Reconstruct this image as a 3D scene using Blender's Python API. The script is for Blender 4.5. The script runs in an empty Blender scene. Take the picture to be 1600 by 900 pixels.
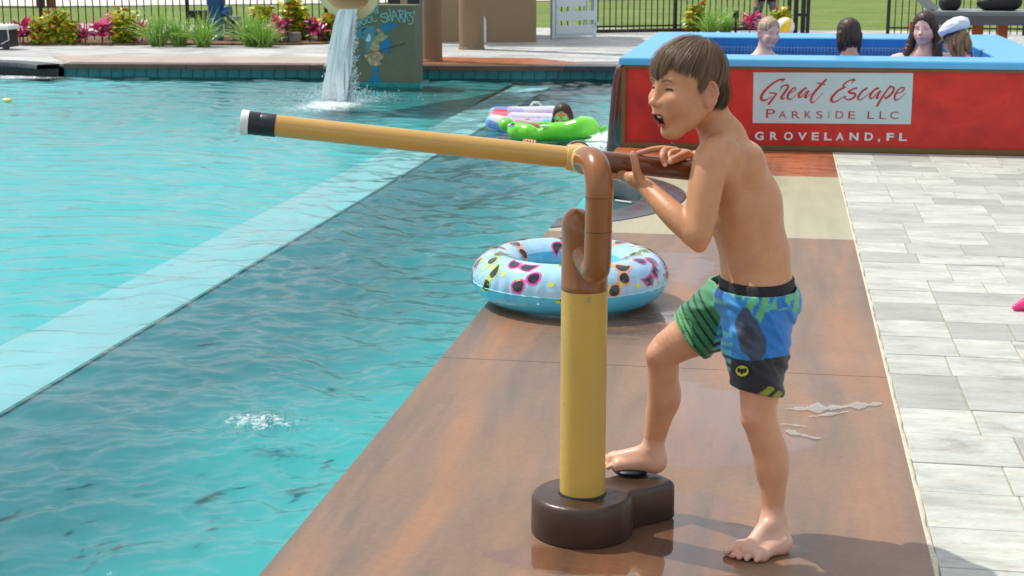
import bpy, math, random
import numpy as np
from mathutils import Vector, Matrix
random.seed(7); rng = np.random.default_rng(7)
SC = bpy.context.scene
COL = SC.collection

# ------------------------------------------------------------------ camera
FPX = 2405.0; CAMH = 1.35
PITCH = math.atan(530/FPX); YAW = math.atan(424*math.cos(PITCH)/FPX)
cR = np.array([math.cos(YAW), math.sin(YAW), 0.0]); cFh = np.array([-math.sin(YAW), math.cos(YAW), 0.0])
cF = cFh*math.cos(PITCH)+np.array([0, 0, -math.sin(PITCH)]); cU = np.cross(cR, cF)
C0 = np.array([0, 0, CAMH])
cam = bpy.data.cameras.new('camera'); camo = bpy.data.objects.new('camera', cam); COL.objects.link(camo)
camo.matrix_world = Matrix(((cR[0], cU[0], -cF[0], 0), (cR[1], cU[1], -cF[1], 0), (cR[2], cU[2], -cF[2], CAMH), (0, 0, 0, 1)))
cam.sensor_width = 36; cam.lens = 36*FPX/1600; cam.clip_start = 0.05; cam.clip_end = 2000
SC.camera = camo
cam.dof.use_dof = True; cam.dof.focus_distance = 3.6; cam.dof.aperture_fstop = 16.0

def P(x, y, z=0.0):
    d = cF+cR*(x-800)/FPX+cU*(450-y)/FPX
    return C0+d*(z-CAMH)/d[2]
def PY(x, y, Y):
    d = cF+cR*(x-800)/FPX+cU*(450-y)/FPX
    return C0+d*Y/d[1]

# ------------------------------------------------------------------ sky + sun
SUN_EL = math.radians(57); SUN_AZ = (-0.93, 0.36)      # horizontal direction towards the sun
W = bpy.data.worlds.new("World"); SC.world = W; W.use_nodes = True
wn = W.node_tree.nodes; wl = W.node_tree.links; wn.clear()
wo = wn.new('ShaderNodeOutputWorld'); bg = wn.new('ShaderNodeBackground'); sky = wn.new('ShaderNodeTexSky')
sky.sky_type = 'NISHITA'; sky.sun_disc = False; sky.sun_elevation = SUN_EL
sky.sun_rotation = math.atan2(SUN_AZ[0], SUN_AZ[1]); sky.air_density = 1.2; sky.dust_density = 2.0
tc = wn.new('ShaderNodeTexCoord'); mp = wn.new('ShaderNodeMapping'); mp.inputs['Scale'].default_value = (1, 1, 2.6)
nz = wn.new('ShaderNodeTexNoise'); nz.inputs['Scale'].default_value = 2.3; nz.inputs['Detail'].default_value = 6
cr = wn.new('ShaderNodeValToRGB'); cr.color_ramp.elements[0].position = .36; cr.color_ramp.elements[1].position = .60
mx = wn.new('ShaderNodeMixRGB'); mx.inputs[2].default_value = (8.8, 9.1, 9.5, 1)
wl.new(tc.outputs['Generated'], mp.inputs[0]); wl.new(mp.outputs[0], nz.inputs['Vector']); wl.new(nz.outputs['Fac'], cr.inputs[0])
wl.new(cr.outputs[0], mx.inputs[0]); wl.new(sky.outputs[0], mx.inputs[1]); wl.new(mx.outputs[0], bg.inputs[0])
bg.inputs[1].default_value = 0.105
wl.new(bg.outputs[0], wo.inputs[0])
sl = bpy.data.lights.new('sun', 'SUN'); sl.energy = 3.3; sl.angle = math.radians(0.6); sl.color = (1.0, .95, .87)
so = bpy.data.objects.new('sun', sl); COL.objects.link(so)
sd = Vector((SUN_AZ[0]*math.cos(SUN_EL), SUN_AZ[1]*math.cos(SUN_EL), math.sin(SUN_EL))).normalized()
so.rotation_euler = sd.to_track_quat('Z', 'Y').to_euler(); so.location = (0, 0, 20)
SC.view_settings.view_transform = 'Standard'; SC.view_settings.look = 'None'
SC.view_settings.exposure = 0.12; SC.view_settings.gamma = 1.0
SC.cycles.max_bounces = 8; SC.cycles.transparent_max_bounces = 24

# ------------------------------------------------------------------ helpers
def s2l(c):
    return tuple(((v/255)/12.92 if v/255 <= .04045 else ((v/255+.055)/1.055)**2.4) for v in c)
class NT:
    def __init__(s, name):
        s.m = bpy.data.materials.new(name); s.m.use_nodes = True; s.t = s.m.node_tree
        s.t.nodes.clear(); s.out = s.t.nodes.new('ShaderNodeOutputMaterial')
    def n(s, typ, **kw):
        nd = s.t.nodes.new(typ)
        for k, v in kw.items():
            if k.startswith('_'): setattr(nd, k[1:], v)
            else:
                kk = int(k[1:]) if (k[0] == 'i' and k[1:].isdigit()) else k.replace('_', ' ')
                s.put(nd, kk, v)
        return nd
    def put(s, nd, k, v):
        if isinstance(v, bpy.types.NodeSocket): s.t.links.new(v, nd.inputs[k])
        else:
            if isinstance(v, tuple) and len(v) == 3 and nd.inputs[k].type == 'RGBA': v = (*v, 1)
            nd.inputs[k].default_value = v
    def coord(s, scale=(1, 1, 1), which='Object', rot=(0, 0, 0)):
        t = s.n('ShaderNodeTexCoord'); m = s.n('ShaderNodeMapping'); s.put(m, 0, t.outputs[which])
        m.inputs['Scale'].default_value = scale; m.inputs['Rotation'].default_value = rot; return m.outputs[0]
    def noise(s, vec, scale, detail=3, rough=.5, dist=0):
        n = s.n('ShaderNodeTexNoise'); s.put(n, 'Vector', vec); n.inputs['Scale'].default_value = scale
        n.inputs['Detail'].default_value = detail; n.inputs['Roughness'].default_value = rough; n.inputs['Distortion'].default_value = dist
        return n.outputs['Fac']
    def ramp(s, fac, stops):
        r = s.n('ShaderNodeValToRGB'); s.put(r, 0, fac); e = r.color_ramp.elements
        while len(e) < len(stops): e.new(.5)
        for q, (p_, c) in zip(e, stops): q.position = p_; q.color = (*c, 1) if len(c) == 3 else c
        return r.outputs[0]
    def mix(s, fac, a, b, typ='MIX'):
        m = s.n('ShaderNodeMixRGB', _blend_type=typ); s.put(m, 0, fac); s.put(m, 1, a); s.put(m, 2, b); return m.outputs[0]
    def math(s, op, a, b=0.0, clamp=False):
        m = s.n('ShaderNodeMath', _operation=op, _use_clamp=clamp); s.put(m, 0, a); s.put(m, 1, b); return m.outputs[0]
    def bump(s, h, strength, dist, normal=None):
        b = s.n('ShaderNodeBump'); s.put(b, 'Height', h); b.inputs['Strength'].default_value = strength; b.inputs['Distance'].default_value = dist
        if normal is not None: s.put(b, 'Normal', normal)
        return b.outputs[0]
    def pbsdf(s, color, rough=.5, **kw):
        b = s.n('ShaderNodeBsdfPrincipled'); s.put(b, 'Base Color', color); s.put(b, 'Roughness', rough)
        for k, v in kw.items(): s.put(b, k.replace('_', ' '), v)
        return b.outputs[0]
    def done(s, sh):
        s.t.links.new(sh, s.out.inputs[0]); return s.m
def g(v): return (v, v, v)
def mat(name, rgb, rough=.5, var=.12, scale=6, bump=0., bscale=40, stretch=(1, 1, 1), rgb2=None, **kw):
    """paint, plastic, timber...: base colour broken up by noise, small relief"""
    t = NT(name); v = t.coord(stretch); c = s2l(rgb)
    n1 = t.noise(v, scale, 5, .6)
    lo = tuple(x*(1-var) for x in c); hi = tuple(min(1, x*(1+var)) for x in (s2l(rgb2) if rgb2 else c))
    col = t.ramp(n1, [(.3, lo), (.7, hi)])
    if bump: kw['Normal'] = t.bump(t.noise(v, bscale, 4), 1.0, bump)
    r = t.ramp(t.noise(v, scale*2.3, 3), [(.3, g(max(0, rough-.06))), (.7, g(min(1, rough+.06)))])
    return t.done(t.pbsdf(col, r, **kw))
def vmat(name, rough=.5, scale=30, var=.1, bump=0, bscale=200, **kw):
    """colour comes from the mesh's Col attribute (what the thing is painted/printed/coloured with)"""
    t = NT(name); a = t.n('ShaderNodeAttribute', _attribute_name='Col'); v = t.coord()
    n1 = t.noise(v, scale, 4); f = t.ramp(n1, [(.3, g(1-var)), (.7, g(1.0))])
    col = t.mix(1.0, a.outputs['Color'], f, 'MULTIPLY')
    if bump: kw['Normal'] = t.bump(t.noise(v, bscale, 3), 1.0, bump)
    return t.done(t.pbsdf(col, rough, **kw))

def props(o, label=None, cat=None, group=None, kind=None):
    if label: o['label'] = label
    if cat: o['category'] = cat
    if group: o['group'] = group
    if kind: o['kind'] = kind
    return o
def thing(name, loc, label, cat, group=None, rz=0):
    o = bpy.data.objects.new(name, None); COL.objects.link(o); o.location = tuple(float(q) for q in loc); o.rotation_euler = (0, 0, rz)
    o.empty_display_size = .1
    bpy.context.view_layer.update()
    return props(o, label, cat, group)
def link(name, me, parent=None, world=True):
    o = bpy.data.objects.new(name, me); COL.objects.link(o)
    if parent is not None:
        o.parent = parent
        if world:
            M = Matrix.Identity(4); q = parent; chain = []
            while q is not None: chain.append(q); q = q.parent
            for q in reversed(chain): M = M @ q.matrix_parent_inverse @ q.matrix_basis
            o.matrix_parent_inverse = M.inverted()
    return o
def mesh(name, V, F, m, parent=None, smooth=True, cols=None, attrs=None, world=True, auto=None):
    me = bpy.data.meshes.new(name)
    if isinstance(F, np.ndarray):
        nf, k = F.shape
        me.vertices.add(len(V)); me.vertices.foreach_set('co', np.asarray(V, np.float32).ravel())
        me.loops.add(nf*k); me.loops.foreach_set('vertex_index', F.astype(np.int32).ravel())
        me.polygons.add(nf); me.polygons.foreach_set('loop_start', np.arange(0, nf*k, k, dtype=np.int32))
        me.update(calc_edges=True)
    else:
        me.from_pydata([tuple(map(float, v)) for v in V], [], F); me.update()
    if smooth: me.polygons.foreach_set('use_smooth', np.ones(len(me.polygons), bool))
    if cols is not None:
        a = me.color_attributes.new('Col', 'FLOAT_COLOR', 'POINT')
        c4 = np.ones((len(V), 4), np.float32); c4[:, :3] = cols; a.data.foreach_set('color', c4.ravel())
    for k_, arr in (attrs or {}).items():
        a = me.attributes.new(k_, 'FLOAT', 'POINT'); a.data.foreach_set('value', np.asarray(arr, np.float32))
    me.materials.append(m)
    if auto is not None and smooth: 
        try: me.set_sharp_from_angle(angle=math.radians(auto))
        except Exception: pass
    return link(name, me, parent, world)

class MB:
    """collects shapes, builds ONE mesh object"""
    def __init__(s): s.V = []; s.F = []; s.n = 0
    def add(s, V, F):
        s.V.extend([tuple(map(float, v)) for v in V]); s.F.extend([tuple(i+s.n for i in f) for f in F]); s.n += len(V); return s
    def box(s, c, d, ax=None, bev=0.0, taper=1.0):
        c = np.array(c, float); d = np.array(d, float)/2
        if ax is None: ax = np.eye(3)
        if bev <= 0:
            V = [c+sum(ax[i]*d[i]*sg[i]*(taper if (sg[2] > 0 and i < 2) else 1) for i in range(3)) for sg in
                 [(x, y, z) for z in (-1, 1) for y in (-1, 1) for x in (-1, 1)]]
            s.add(V, [(0, 2, 3, 1), (4, 5, 7, 6), (0, 1, 5, 4), (2, 6, 7, 3), (0, 4, 6, 2), (1, 3, 7, 5)])
        else:   # top edges bevelled
            b = min(bev, d[0]*.9, d[1]*.9, d[2]*.9)
            V = []
            for z, ins in ((-d[2], 0), (d[2]-b, 0), (d[2]-b*.3, b*.3), (d[2], b)):
                for sx, sy in ((-1, -1), (1, -1), (1, 1), (-1, 1)):
                    V.append(c+ax[0]*sx*(d[0]-ins)+ax[1]*sy*(d[1]-ins)+ax[2]*z)
            F = [(3, 2, 1, 0), (12, 13, 14, 15)]
            for L in range(3):
                for k in range(4): F.append((L*4+k, L*4+(k+1) % 4, L*4+4+(k+1) % 4, L*4+4+k))
            s.add(V, F)
        return s
    def tube(s, pts, r, seg=12, cap=True, flat=None):
        pts = [np.array(p_, float) for p_ in pts]; n = len(pts)
        if not hasattr(r, '__len__'): r = [r]*n
        T = []
        for i in range(n):
            t = pts[min(i+1, n-1)]-pts[max(i-1, 0)]; T.append(t/(np.linalg.norm(t)+1e-12))
        u = np.cross(T[0], [0, 0, 1]);
        if np.linalg.norm(u) < 1e-3: u = np.cross(T[0], [0, 1, 0])
        u /= np.linalg.norm(u); V = []
        for i in range(n):
            u = u-T[i]*(u@T[i]); u /= np.linalg.norm(u)+1e-12; w = np.cross(T[i], u)
            for k in range(seg):
                a = 2*math.pi*k/seg; V.append(pts[i]+r[i]*(math.cos(a)*u+math.sin(a)*w*(flat or 1)))
        F = [(i*seg+k, i*seg+(k+1) % seg, (i+1)*seg+(k+1) % seg, (i+1)*seg+k) for i in range(n-1) for k in range(seg)]
        if cap: F += [tuple(range(seg-1, -1, -1)), tuple((n-1)*seg+k for k in range(seg))]
        s.add(V, F); return s
    def lathe(s, prof, c=(0, 0, 0), seg=32, ax=None, a0=0, a1=2*math.pi, closed=False):
        """prof: list of (r, h) along axis ax[2]"""
        c = np.array(c, float)
        if ax is None: ax = np.eye(3)
        full = abs(a1-a0-2*math.pi) < 1e-6; ns = seg if full else seg+1; V = []
        for r, h in prof:
            for k in range(ns):
                a = a0+(a1-a0)*k/seg; V.append(c+ax[0]*r*math.cos(a)+ax[1]*r*math.sin(a)+ax[2]*h)
        F = []; m = len(prof)
        for i in range(m-1 if not closed else m):
            j = (i+1) % m
            for k in range(seg):
                k2 = (k+1) % ns; F.append((i*ns+k, i*ns+k2, j*ns+k2, j*ns+k))
        s.add(V, F); return s
    def ell(s, c, r, ax=None, seg=16, rings=10):
        prof = [(max(1e-5, math.cos(t)), math.sin(t)) for t in np.linspace(-math.pi/2, math.pi/2, rings)]
        if ax is None: ax = np.eye(3)
        A = [ax[0]*r[0], ax[1]*r[1], ax[2]*r[2]]; return s.lathe(prof, c, seg, A)
    def prism(s, poly, z0, z1):
        n = len(poly); V = [(x, y, z0) for x, y in poly]+[(x, y, z1) for x, y in poly]
        F = [tuple(range(n-1, -1, -1)), tuple(range(n, 2*n))]+[(i, (i+1) % n, n+(i+1) % n, n+i) for i in range(n)]
        s.add(V, F); return s
    def build(s, name, m, parent=None, smooth=False, auto=40, **kw):
        return mesh(name, s.V, s.F, m, parent, smooth=smooth, auto=auto, **kw)

def frame(fwd, up=(0, 0, 1)):
    """columns: x=fwd, y=left, z=up"""
    f = np.array(fwd, float); f /= np.linalg.norm(f); u = np.array(up, float); u = u-f*(u@f); u /= np.linalg.norm(u)
    l = np.cross(u, f); return np.array([f, l, u])

# ---- distance-field modelling (smooth union of shapes, one continuous surface)
class Field:
    def __init__(s, xs, ys, zs, big=.05):
        s.a = [np.asarray(q, np.float32) for q in (xs, ys, zs)]
        s.D = np.full(tuple(len(q) for q in s.a), big, np.float32); s.big = big
    @staticmethod
    def uni(lo, hi, h):
        return Field(*[np.arange(lo[i], hi[i]+h, h) for i in range(3)], big=max(.05, h*4))
    def sl(s, lo, hi):
        out = []
        for i in range(3):
            a = s.a[i]; i0 = np.searchsorted(a, lo[i]); i1 = np.searchsorted(a, hi[i]); out.append(slice(max(0, i0), max(i1, 0)))
        return tuple(out)
    def grid(s, S):
        return s.a[0][S[0]][:, None, None], s.a[1][S[1]][None, :, None], s.a[2][S[2]][None, None, :]
    def comb(s, S, d, k, op):
        if d.size == 0: return
        A = s.D[S]
        if op == 'sub':
            d = -d
            if k > 0:
                h = np.clip(.5-.5*(A-d)/k, 0, 1); s.D[S] = A*(1-h)+d*h+k*h*(1-h)
            else: s.D[S] = np.maximum(A, d)
        else:
            if k > 0:
                h = np.clip(.5+.5*(A-d)/k, 0, 1); s.D[S] = A*(1-h)+d*h-k*h*(1-h)
            else: s.D[S] = np.minimum(A, d)
    def cone(s, a, b, ra, rb, k=.01, op='add'):
        a = np.array(a, float); b = np.array(b, float); m = max(ra, rb)+k+s.big*.8
        S = s.sl(np.minimum(a, b)-m, np.maximum(a, b)+m); X, Y, Z = s.grid(S)
        ab = b-a; L = ab@ab+1e-12
        t = np.clip(((X-a[0])*ab[0]+(Y-a[1])*ab[1]+(Z-a[2])*ab[2])/L, 0, 1)
        d = np.sqrt((X-a[0]-t*ab[0])**2+(Y-a[1]-t*ab[1])**2+(Z-a[2]-t*ab[2])**2)-(ra+(rb-ra)*t)
        s.comb(S, d.astype(np.float32), k, op); return s
    def chain(s, pts, k=.01, kj=None):
        """tapering limb through several points: densified so the outline has no beads at the joints"""
        Pn = np.array([p_[0] for p_ in pts], float); R = np.array([p_[1] for p_ in pts], float); n = len(pts); m = R.max()+k+s.big*.8
        if n > 2:
            Q = []; W = []
            for i in range(n-1):
                p0, p1, p2, p3 = Pn[max(i-1, 0)], Pn[i], Pn[i+1], Pn[min(i+2, n-1)]; r0, r1, r2, r3 = R[max(i-1, 0)], R[i], R[i+1], R[min(i+2, n-1)]
                for t in np.linspace(0, 1, 5)[:-1]:
                    f_ = lambda a, b, c, d: .5*((2*b)+(-a+c)*t+(2*a-5*b+4*c-d)*t*t+(-a+3*b-3*c+d)*t**3); Q.append(f_(p0, p1, p2, p3)); W.append(f_(r0, r1, r2, r3))
            Q.append(Pn[-1]); W.append(R[-1]); Pn = np.array(Q); R = np.array(W)
        S = s.sl(Pn.min(0)-m, Pn.max(0)+m); X, Y, Z = s.grid(S); D = None; sh = s.D[S].shape
        if 0 in sh: return s
        D = np.full(sh, 9.0, np.float32)
        T = Field.__new__(Field); T.a = [s.a[i][S[i]] for i in range(3)]; T.D = D; T.big = m
        for i in range(len(Pn)-1): T.cone(Pn[i], Pn[i+1], R[i], R[i+1], 0)
        s.comb(S, T.D, k, 'add'); return s
    def ell(s, c, r, ax=None, k=.01, op='add'):
        c = np.array(c, float); r = np.array(r, float)
        if ax is None: ax = np.eye(3)
        ext = np.sqrt(sum((ax[i]*r[i])**2 for i in range(3)))+k+s.big*.8
        S = s.sl(c-ext, c+ext); X, Y, Z = s.grid(S); X = X-c[0]; Y = Y-c[1]; Z = Z-c[2]
        q = [(X*ax[i][0]+Y*ax[i][1]+Z*ax[i][2]) for i in range(3)]
        k0 = np.sqrt(sum((q[i]/r[i])**2 for i in range(3))); k1 = np.sqrt(sum((q[i]/r[i]**2)**2 for i in range(3)))+1e-9
        d = k0*(k0-1)/k1
        s.comb(S, d.astype(np.float32), k, op); return s
    def torus(s, c, rx, rz, r, ax, k=.003):
        """elliptic ring in plane ax[0],ax[2]"""
        c = np.array(c, float); m = max(rx, rz)+r+k+s.big*.8; S = s.sl(c-m, c+m); X, Y, Z = s.grid(S); X = X-c[0]; Y = Y-c[1]; Z = Z-c[2]
        q = [(X*ax[i][0]+Y*ax[i][1]+Z*ax[i][2]) for i in range(3)]
        rr = np.sqrt((q[0]/rx)**2+(q[2]/rz)**2)+1e-9; sc = np.sqrt(q[0]**2+q[2]**2)/rr
        d = np.sqrt(((rr-1)*sc)**2+q[1]**2)-r
        s.comb(S, d.astype(np.float32), k, 'add'); return s
    def at(s, p):
        i = [int(np.clip(np.searchsorted(s.a[d], p[d])-1, 0, len(s.a[d])-2)) for d in range(3)]; f = [float(np.clip((p[d]-s.a[d][i[d]])/(s.a[d][i[d]+1]-s.a[d][i[d]]), 0, 1)) for d in range(3)]
        v = 0.
        for a in (0, 1):
            for b in (0, 1):
                for c in (0, 1): v += s.D[i[0]+a, i[1]+b, i[2]+c]*(f[0] if a else 1-f[0])*(f[1] if b else 1-f[1])*(f[2] if c else 1-f[2])
        return v
    def cut(s, p, n, k=0):
        """keep the side where (x-p).n < 0"""
        n = np.array(n, float); n /= np.linalg.norm(n); X, Y, Z = s.grid((slice(None),)*3)
        d = ((X-p[0])*n[0]+(Y-p[1])*n[1]+(Z-p[2])*n[2]).astype(np.float32)
        s.D = np.maximum(s.D, d); return s
    def extract(s):
        D = s.D; ins = D < 0; nx, ny, nz = D.shape
        cnt = np.zeros((nx-1, ny-1, nz-1), np.int8)
        for i in (0, 1):
            for j in (0, 1):
                for k in (0, 1): cnt += ins[i:nx-1+i, j:ny-1+j, k:nz-1+k]
        act = (cnt > 0) & (cnt < 8); ci, cj, ck = np.nonzero(act); n = len(ci)
        idx = -np.ones(act.shape, np.int32); idx[ci, cj, ck] = np.arange(n)
        P_ = np.zeros((n, 3)); N = np.zeros(n)
        cor = [(i, j, k) for i in (0, 1) for j in (0, 1) for k in (0, 1)]
        val = {c: D[ci+c[0], cj+c[1], ck+c[2]].astype(float) for c in cor}
        for a in cor:
            for ax_ in range(3):
                if a[ax_] == 1: continue
                b = list(a); b[ax_] = 1; b = tuple(b); va, vb = val[a], val[b]
                m = (va < 0) != (vb < 0); t = np.where(m, va/np.where(m, va-vb, 1), 0)
                q = np.stack([np.full(n, float(a[0])), np.full(n, float(a[1])), np.full(n, float(a[2]))], 1); q[:, ax_] += t
                P_ += q*m[:, None]; N += m
        P_ /= N[:, None]; base = (ci, cj, ck); V = np.zeros((n, 3))
        for d_ in range(3):
            a = s.a[d_].astype(float); V[:, d_] = a[base[d_]]+P_[:, d_]*(a[base[d_]+1]-a[base[d_]])
        Fs = []
        # quads around each crossing grid edge
        for ax_ in range(3):
            sh = [slice(1, nx-1), slice(1, ny-1), slice(1, nz-1)]; lo = list(sh); hi = list(sh)
            lo[ax_] = slice(0, D.shape[ax_]-1); hi[ax_] = slice(1, D.shape[ax_])
            A = ins[tuple(lo)]; B = ins[tuple(hi)]; X = A != B
            e = np.nonzero(X); off = [1, 1, 1]; off[ax_] = 0
            g_ = [e[0]+off[0], e[1]+off[1], e[2]+off[2]]
            u, v = [(1, 2), (2, 0), (0, 1)][ax_]
            def cell(du, dv):
                h = [q.copy() for q in g_]; h[u] = h[u]-du; h[v] = h[v]-dv; return idx[h[0], h[1], h[2]]
            Q = np.stack([cell(1, 1), cell(0, 1), cell(0, 0), cell(1, 0)], 1)
            fl = ~A[e]; Q[fl] = Q[fl][:, ::-1]; Fs.append(Q)
        F = np.concatenate(Fs); F = F[(F >= 0).all(1)]
        return V, F
    def build(s, name, m, parent=None, colf=None, **kw):
        V, F = s.extract(); cols = None
        if colf is not None: cols = colf(V)
        return mesh(name, V, F, m, parent, True, cols, **kw)
def gauss(d, w): return np.exp(-(d/w)**2)
def lerp(C, c, w): w = np.clip(w, 0, 1)[:, None]; return C*(1-w)+np.array(c)[None, :]*w
# ================================================================== materials of the setting
def m_deck(name, base, alt, dark, streak=1.0):
    t = NT(name); v = t.coord((1, 1, 1)); vs = t.coord((5.0, .60, 1)); vf = t.coord((13, 1.5, 1))
    n1 = t.noise(vs, 1.0, 5, .6, .6); n2 = t.noise(v, 2.4, 6, .65); n3 = t.noise(vf, 1.0, 3, .6); n4 = t.noise(v, 55, 4, .7)
    c = t.ramp(n1, [(.30, s2l(dark)), (.5, s2l(base)), (.72, s2l(alt))])
    c = t.mix(t.math('MULTIPLY', t.ramp(n3, [(.4, g(0)), (.7, g(1))]), .22*streak), c, s2l(dark))
    c = t.mix(t.ramp(n2, [(.35, g(0)), (.70, g(.5))]), c, s2l(base))
    c = t.mix(1.0, c, t.ramp(n4, [(.3, g(.86)), (.7, g(1.06))]), 'MULTIPLY')
    a = t.n('ShaderNodeAttribute', _attribute_name='wet')
    wn_ = t.math('ADD', a.outputs['Fac'], t.math('MULTIPLY', t.math('SUBTRACT', t.noise(t.coord((.8, 2.0, 1)), 5.5, 7, .62), .5), 1.5))
    w = t.ramp(wn_, [(.50, g(0)), (.515, g(1))]); damp = t.ramp(wn_, [(.28, g(0)), (.52, g(1))])
    c2 = t.mix(1.0, c, (.56, .44, .36), 'MULTIPLY')
    c = t.mix(t.math('MULTIPLY', damp, .50), c, c2); c = t.mix(w, c, t.mix(1.0, c, (.95, .80, .68), 'MULTIPLY'))
    h = t.math('ADD', n4, t.math('MULTIPLY', n3, .6))
    bmp = t.bump(h, .6, .0006); fl = t.bump(t.noise(v, 5, 2), .10, .002)
    nm = t.n('ShaderNodeMix', _data_type='VECTOR'); t.put(nm, 0, w); t.put(nm, 4, bmp); t.put(nm, 5, fl)
    rg = t.mix(w, t.mix(damp, t.ramp(n2, [(.3, g(.30)), (.7, g(.50))]), g(.16)), g(.02))
    return t.done(t.pbsdf(c, rg, Normal=nm.outputs[1], Specular_IOR_Level=t.mix(w, g(.45), g(1.0))))
M_deck = m_deck('stained_brown_concrete', (138, 109, 87), (172, 118, 76), (98, 88, 82))
M_beige = m_deck('stained_beige_concrete', (176, 169, 138), (186, 178, 148), (160, 152, 126), .3)
M_redbr = m_deck('wet_red_brown_concrete', (172, 98, 58), (196, 112, 60), (128, 78, 54))
def m_paver():
    t = NT('weathered_paver'); v = t.coord((1.0, 3.4, 1), 'Generated'); vo = t.coord((2.6, 6.5, 3)); oi = t.n('ShaderNodeObjectInfo')
    vo2 = t.n('ShaderNodeVectorMath', _operation='ADD'); t.put(vo2, 0, vo); t.put(vo2, 1, t.mix(1.0, g(1), oi.outputs['Random'], 'MULTIPLY'))
    sc = t.n('ShaderNodeVectorMath', _operation='SCALE'); t.put(sc, 0, vo); 
    r4 = t.n('ShaderNodeCombineXYZ'); t.put(r4, 0, t.math('MULTIPLY', oi.outputs['Random'], 91.0)); t.put(r4, 1, t.math('MULTIPLY', oi.outputs['Random'], 37.0))
    ad = t.n('ShaderNodeVectorMath', _operation='ADD'); t.put(ad, 0, vo); t.put(ad, 1, r4.outputs[0]); vv = ad.outputs[0]
    n1 = t.noise(vv, 1.3, 6, .68, .4); n2 = t.noise(vv, 4.5, 6, .7); n3 = t.noise(vv, 22, 3, .7)
    c = t.ramp(n1, [(.28, s2l((146, 149, 142))), (.44, s2l((184, 187, 178))), (.62, s2l((204, 206, 196)))])
    c = t.mix(t.ramp(n2, [(.50, g(0)), (.70, g(.7))]), c, s2l((176, 164, 144)))
    c = t.mix(t.math('MULTIPLY', t.ramp(oi.outputs['Random'], [(.55, g(0)), (.95, g(1))]), .55), c, s2l((140, 142, 136)))
    c = t.mix(1.0, c, t.ramp(n3, [(.3, g(.90)), (.7, g(1.05))]), 'MULTIPLY')
    return t.done(t.pbsdf(c, .62, Normal=t.bump(t.math('ADD', n2, t.math('MULTIPLY', n3, .5)), .7, .0015)))
M_paver = m_paver()
M_sand = mat('joint_sand', (168, 164, 146), .9, .15, 30, .002, 160)
M_dkcop = mat('dark_slate_coping', (62, 68, 74), .28, .3, 7, .0008, 90)
M_brcop = mat('brown_coping', (96, 72, 58), .4, .2, 5, .0006, 80)
M_pinkband = m_deck('pinkish_beige_concrete', (190, 172, 158), (196, 180, 164), (176, 160, 146), .2)
M_tile = mat('teal_glazed_tile', (24, 104, 108), .45, .35, 9)
M_grout = mat('pool_grout', (22, 70, 74), .7)
M_tealwall = mat('teal_pool_wall', (16, 104, 106), .6, .2, 2)
M_deepwall = mat('pool_plaster', (64, 168, 172), .6)

# ================================================================== deck slabs
XL, XR = -1.09, .38
NC = (-1.70, 8.48); NR = 1.22
def xleft(y):
    d = NR**2-(y-NC[1])**2
    return max(XL, NC[0]+math.sqrt(d)) if d > 0 else XL
def blob(X, Y, px, py, rx, ry, a=1.0):
    c = P(px, py); return a*np.exp(-(((X-c[0])/rx)**2+((Y-c[1])/ry)**2))
def wetness(X, Y):
    w = np.zeros_like(X)+.0
    for b in ((1110, 660, .13, .36, 1.1), (1060, 610, .06, .10, .5), (1120, 700, .14, .13, .9), (1095, 625, .08, .12, .8), (1060, 790, .14, .10, 1.15), (1105, 845, .20, .10, 1.15), (1010, 872, .18, .09, 1.1),
              (930, 885, .25, .06, .6), (850, 870, .12, .05, .5), (1290, 636, .17, .035, .8), (1230, 690, .08, .09, .6), (1185, 640, .05, .3, .35), (1085, 420, .10, .40, .75), (1040, 405, .10, .3, .5), (1190, 420, .05, .4, .2), (800, 545, .10, .10, .35), (1050, 500, .2, .25, .45),
              (700, 620, .05, .1, .3), (985, 520, .3, .2, .35)): w += blob(X, Y, *b)*1.08
    return w
deck = thing('pool_deck', (-.35, 6, 0), None, None); deck['kind'] = 'structure'
def slab(y0, y1, m, wetbase=0.0, nx=120, cell=.014):
    ny = max(8, int((y1-y0)/cell)); ys = np.linspace(y0+.002, y1-.002, ny); V = []; u = np.linspace(0, 1, nx)
    X = np.stack([xleft(y)+(XR-xleft(y))*u for y in ys]); Y = np.repeat(ys[:, None], nx, 1)
    wv = (wetness(X, Y)+wetbase).ravel()
    top = np.stack([X, Y, np.zeros_like(X)], -1).reshape(-1, 3); id_ = np.arange(ny*nx).reshape(ny, nx)
    F = [np.stack([id_[:-1, :-1], id_[:-1, 1:], id_[1:, 1:], id_[1:, :-1]], -1).reshape(-1, 4)]
    V = [top]; n = len(top)
    for e in (id_[:, 0][::-1], id_[0, :], id_[:, -1], id_[-1, :][::-1]):
        b = top[e].copy(); b[:, 2] = -.1; V.append(b); k = np.arange(len(e))+n; n += len(e)
        F.append(np.stack([e[:-1], k[:-1], k[1:], e[1:]], -1)); wv = np.concatenate([wv, np.full(len(e), -1.0)])
    return mesh('deck_slab', np.concatenate(V), np.concatenate(F), m, deck, True, attrs={'wet': wv}, auto=30)
slab(1.0, 2.49, M_deck, 0, 12, .2)
slab(2.49, 4.922, M_deck); slab(4.922, 7.354, M_deck); slab(7.354, 9.44, M_beige, .1, 60, .03); slab(9.44, 10.64, M_redbr, .30, 60, .03)
mb = MB(); mb.box((-.35, 6, -.16), (1.45, 10, .10)); mb.build('sub_base', M_grout, deck)
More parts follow.
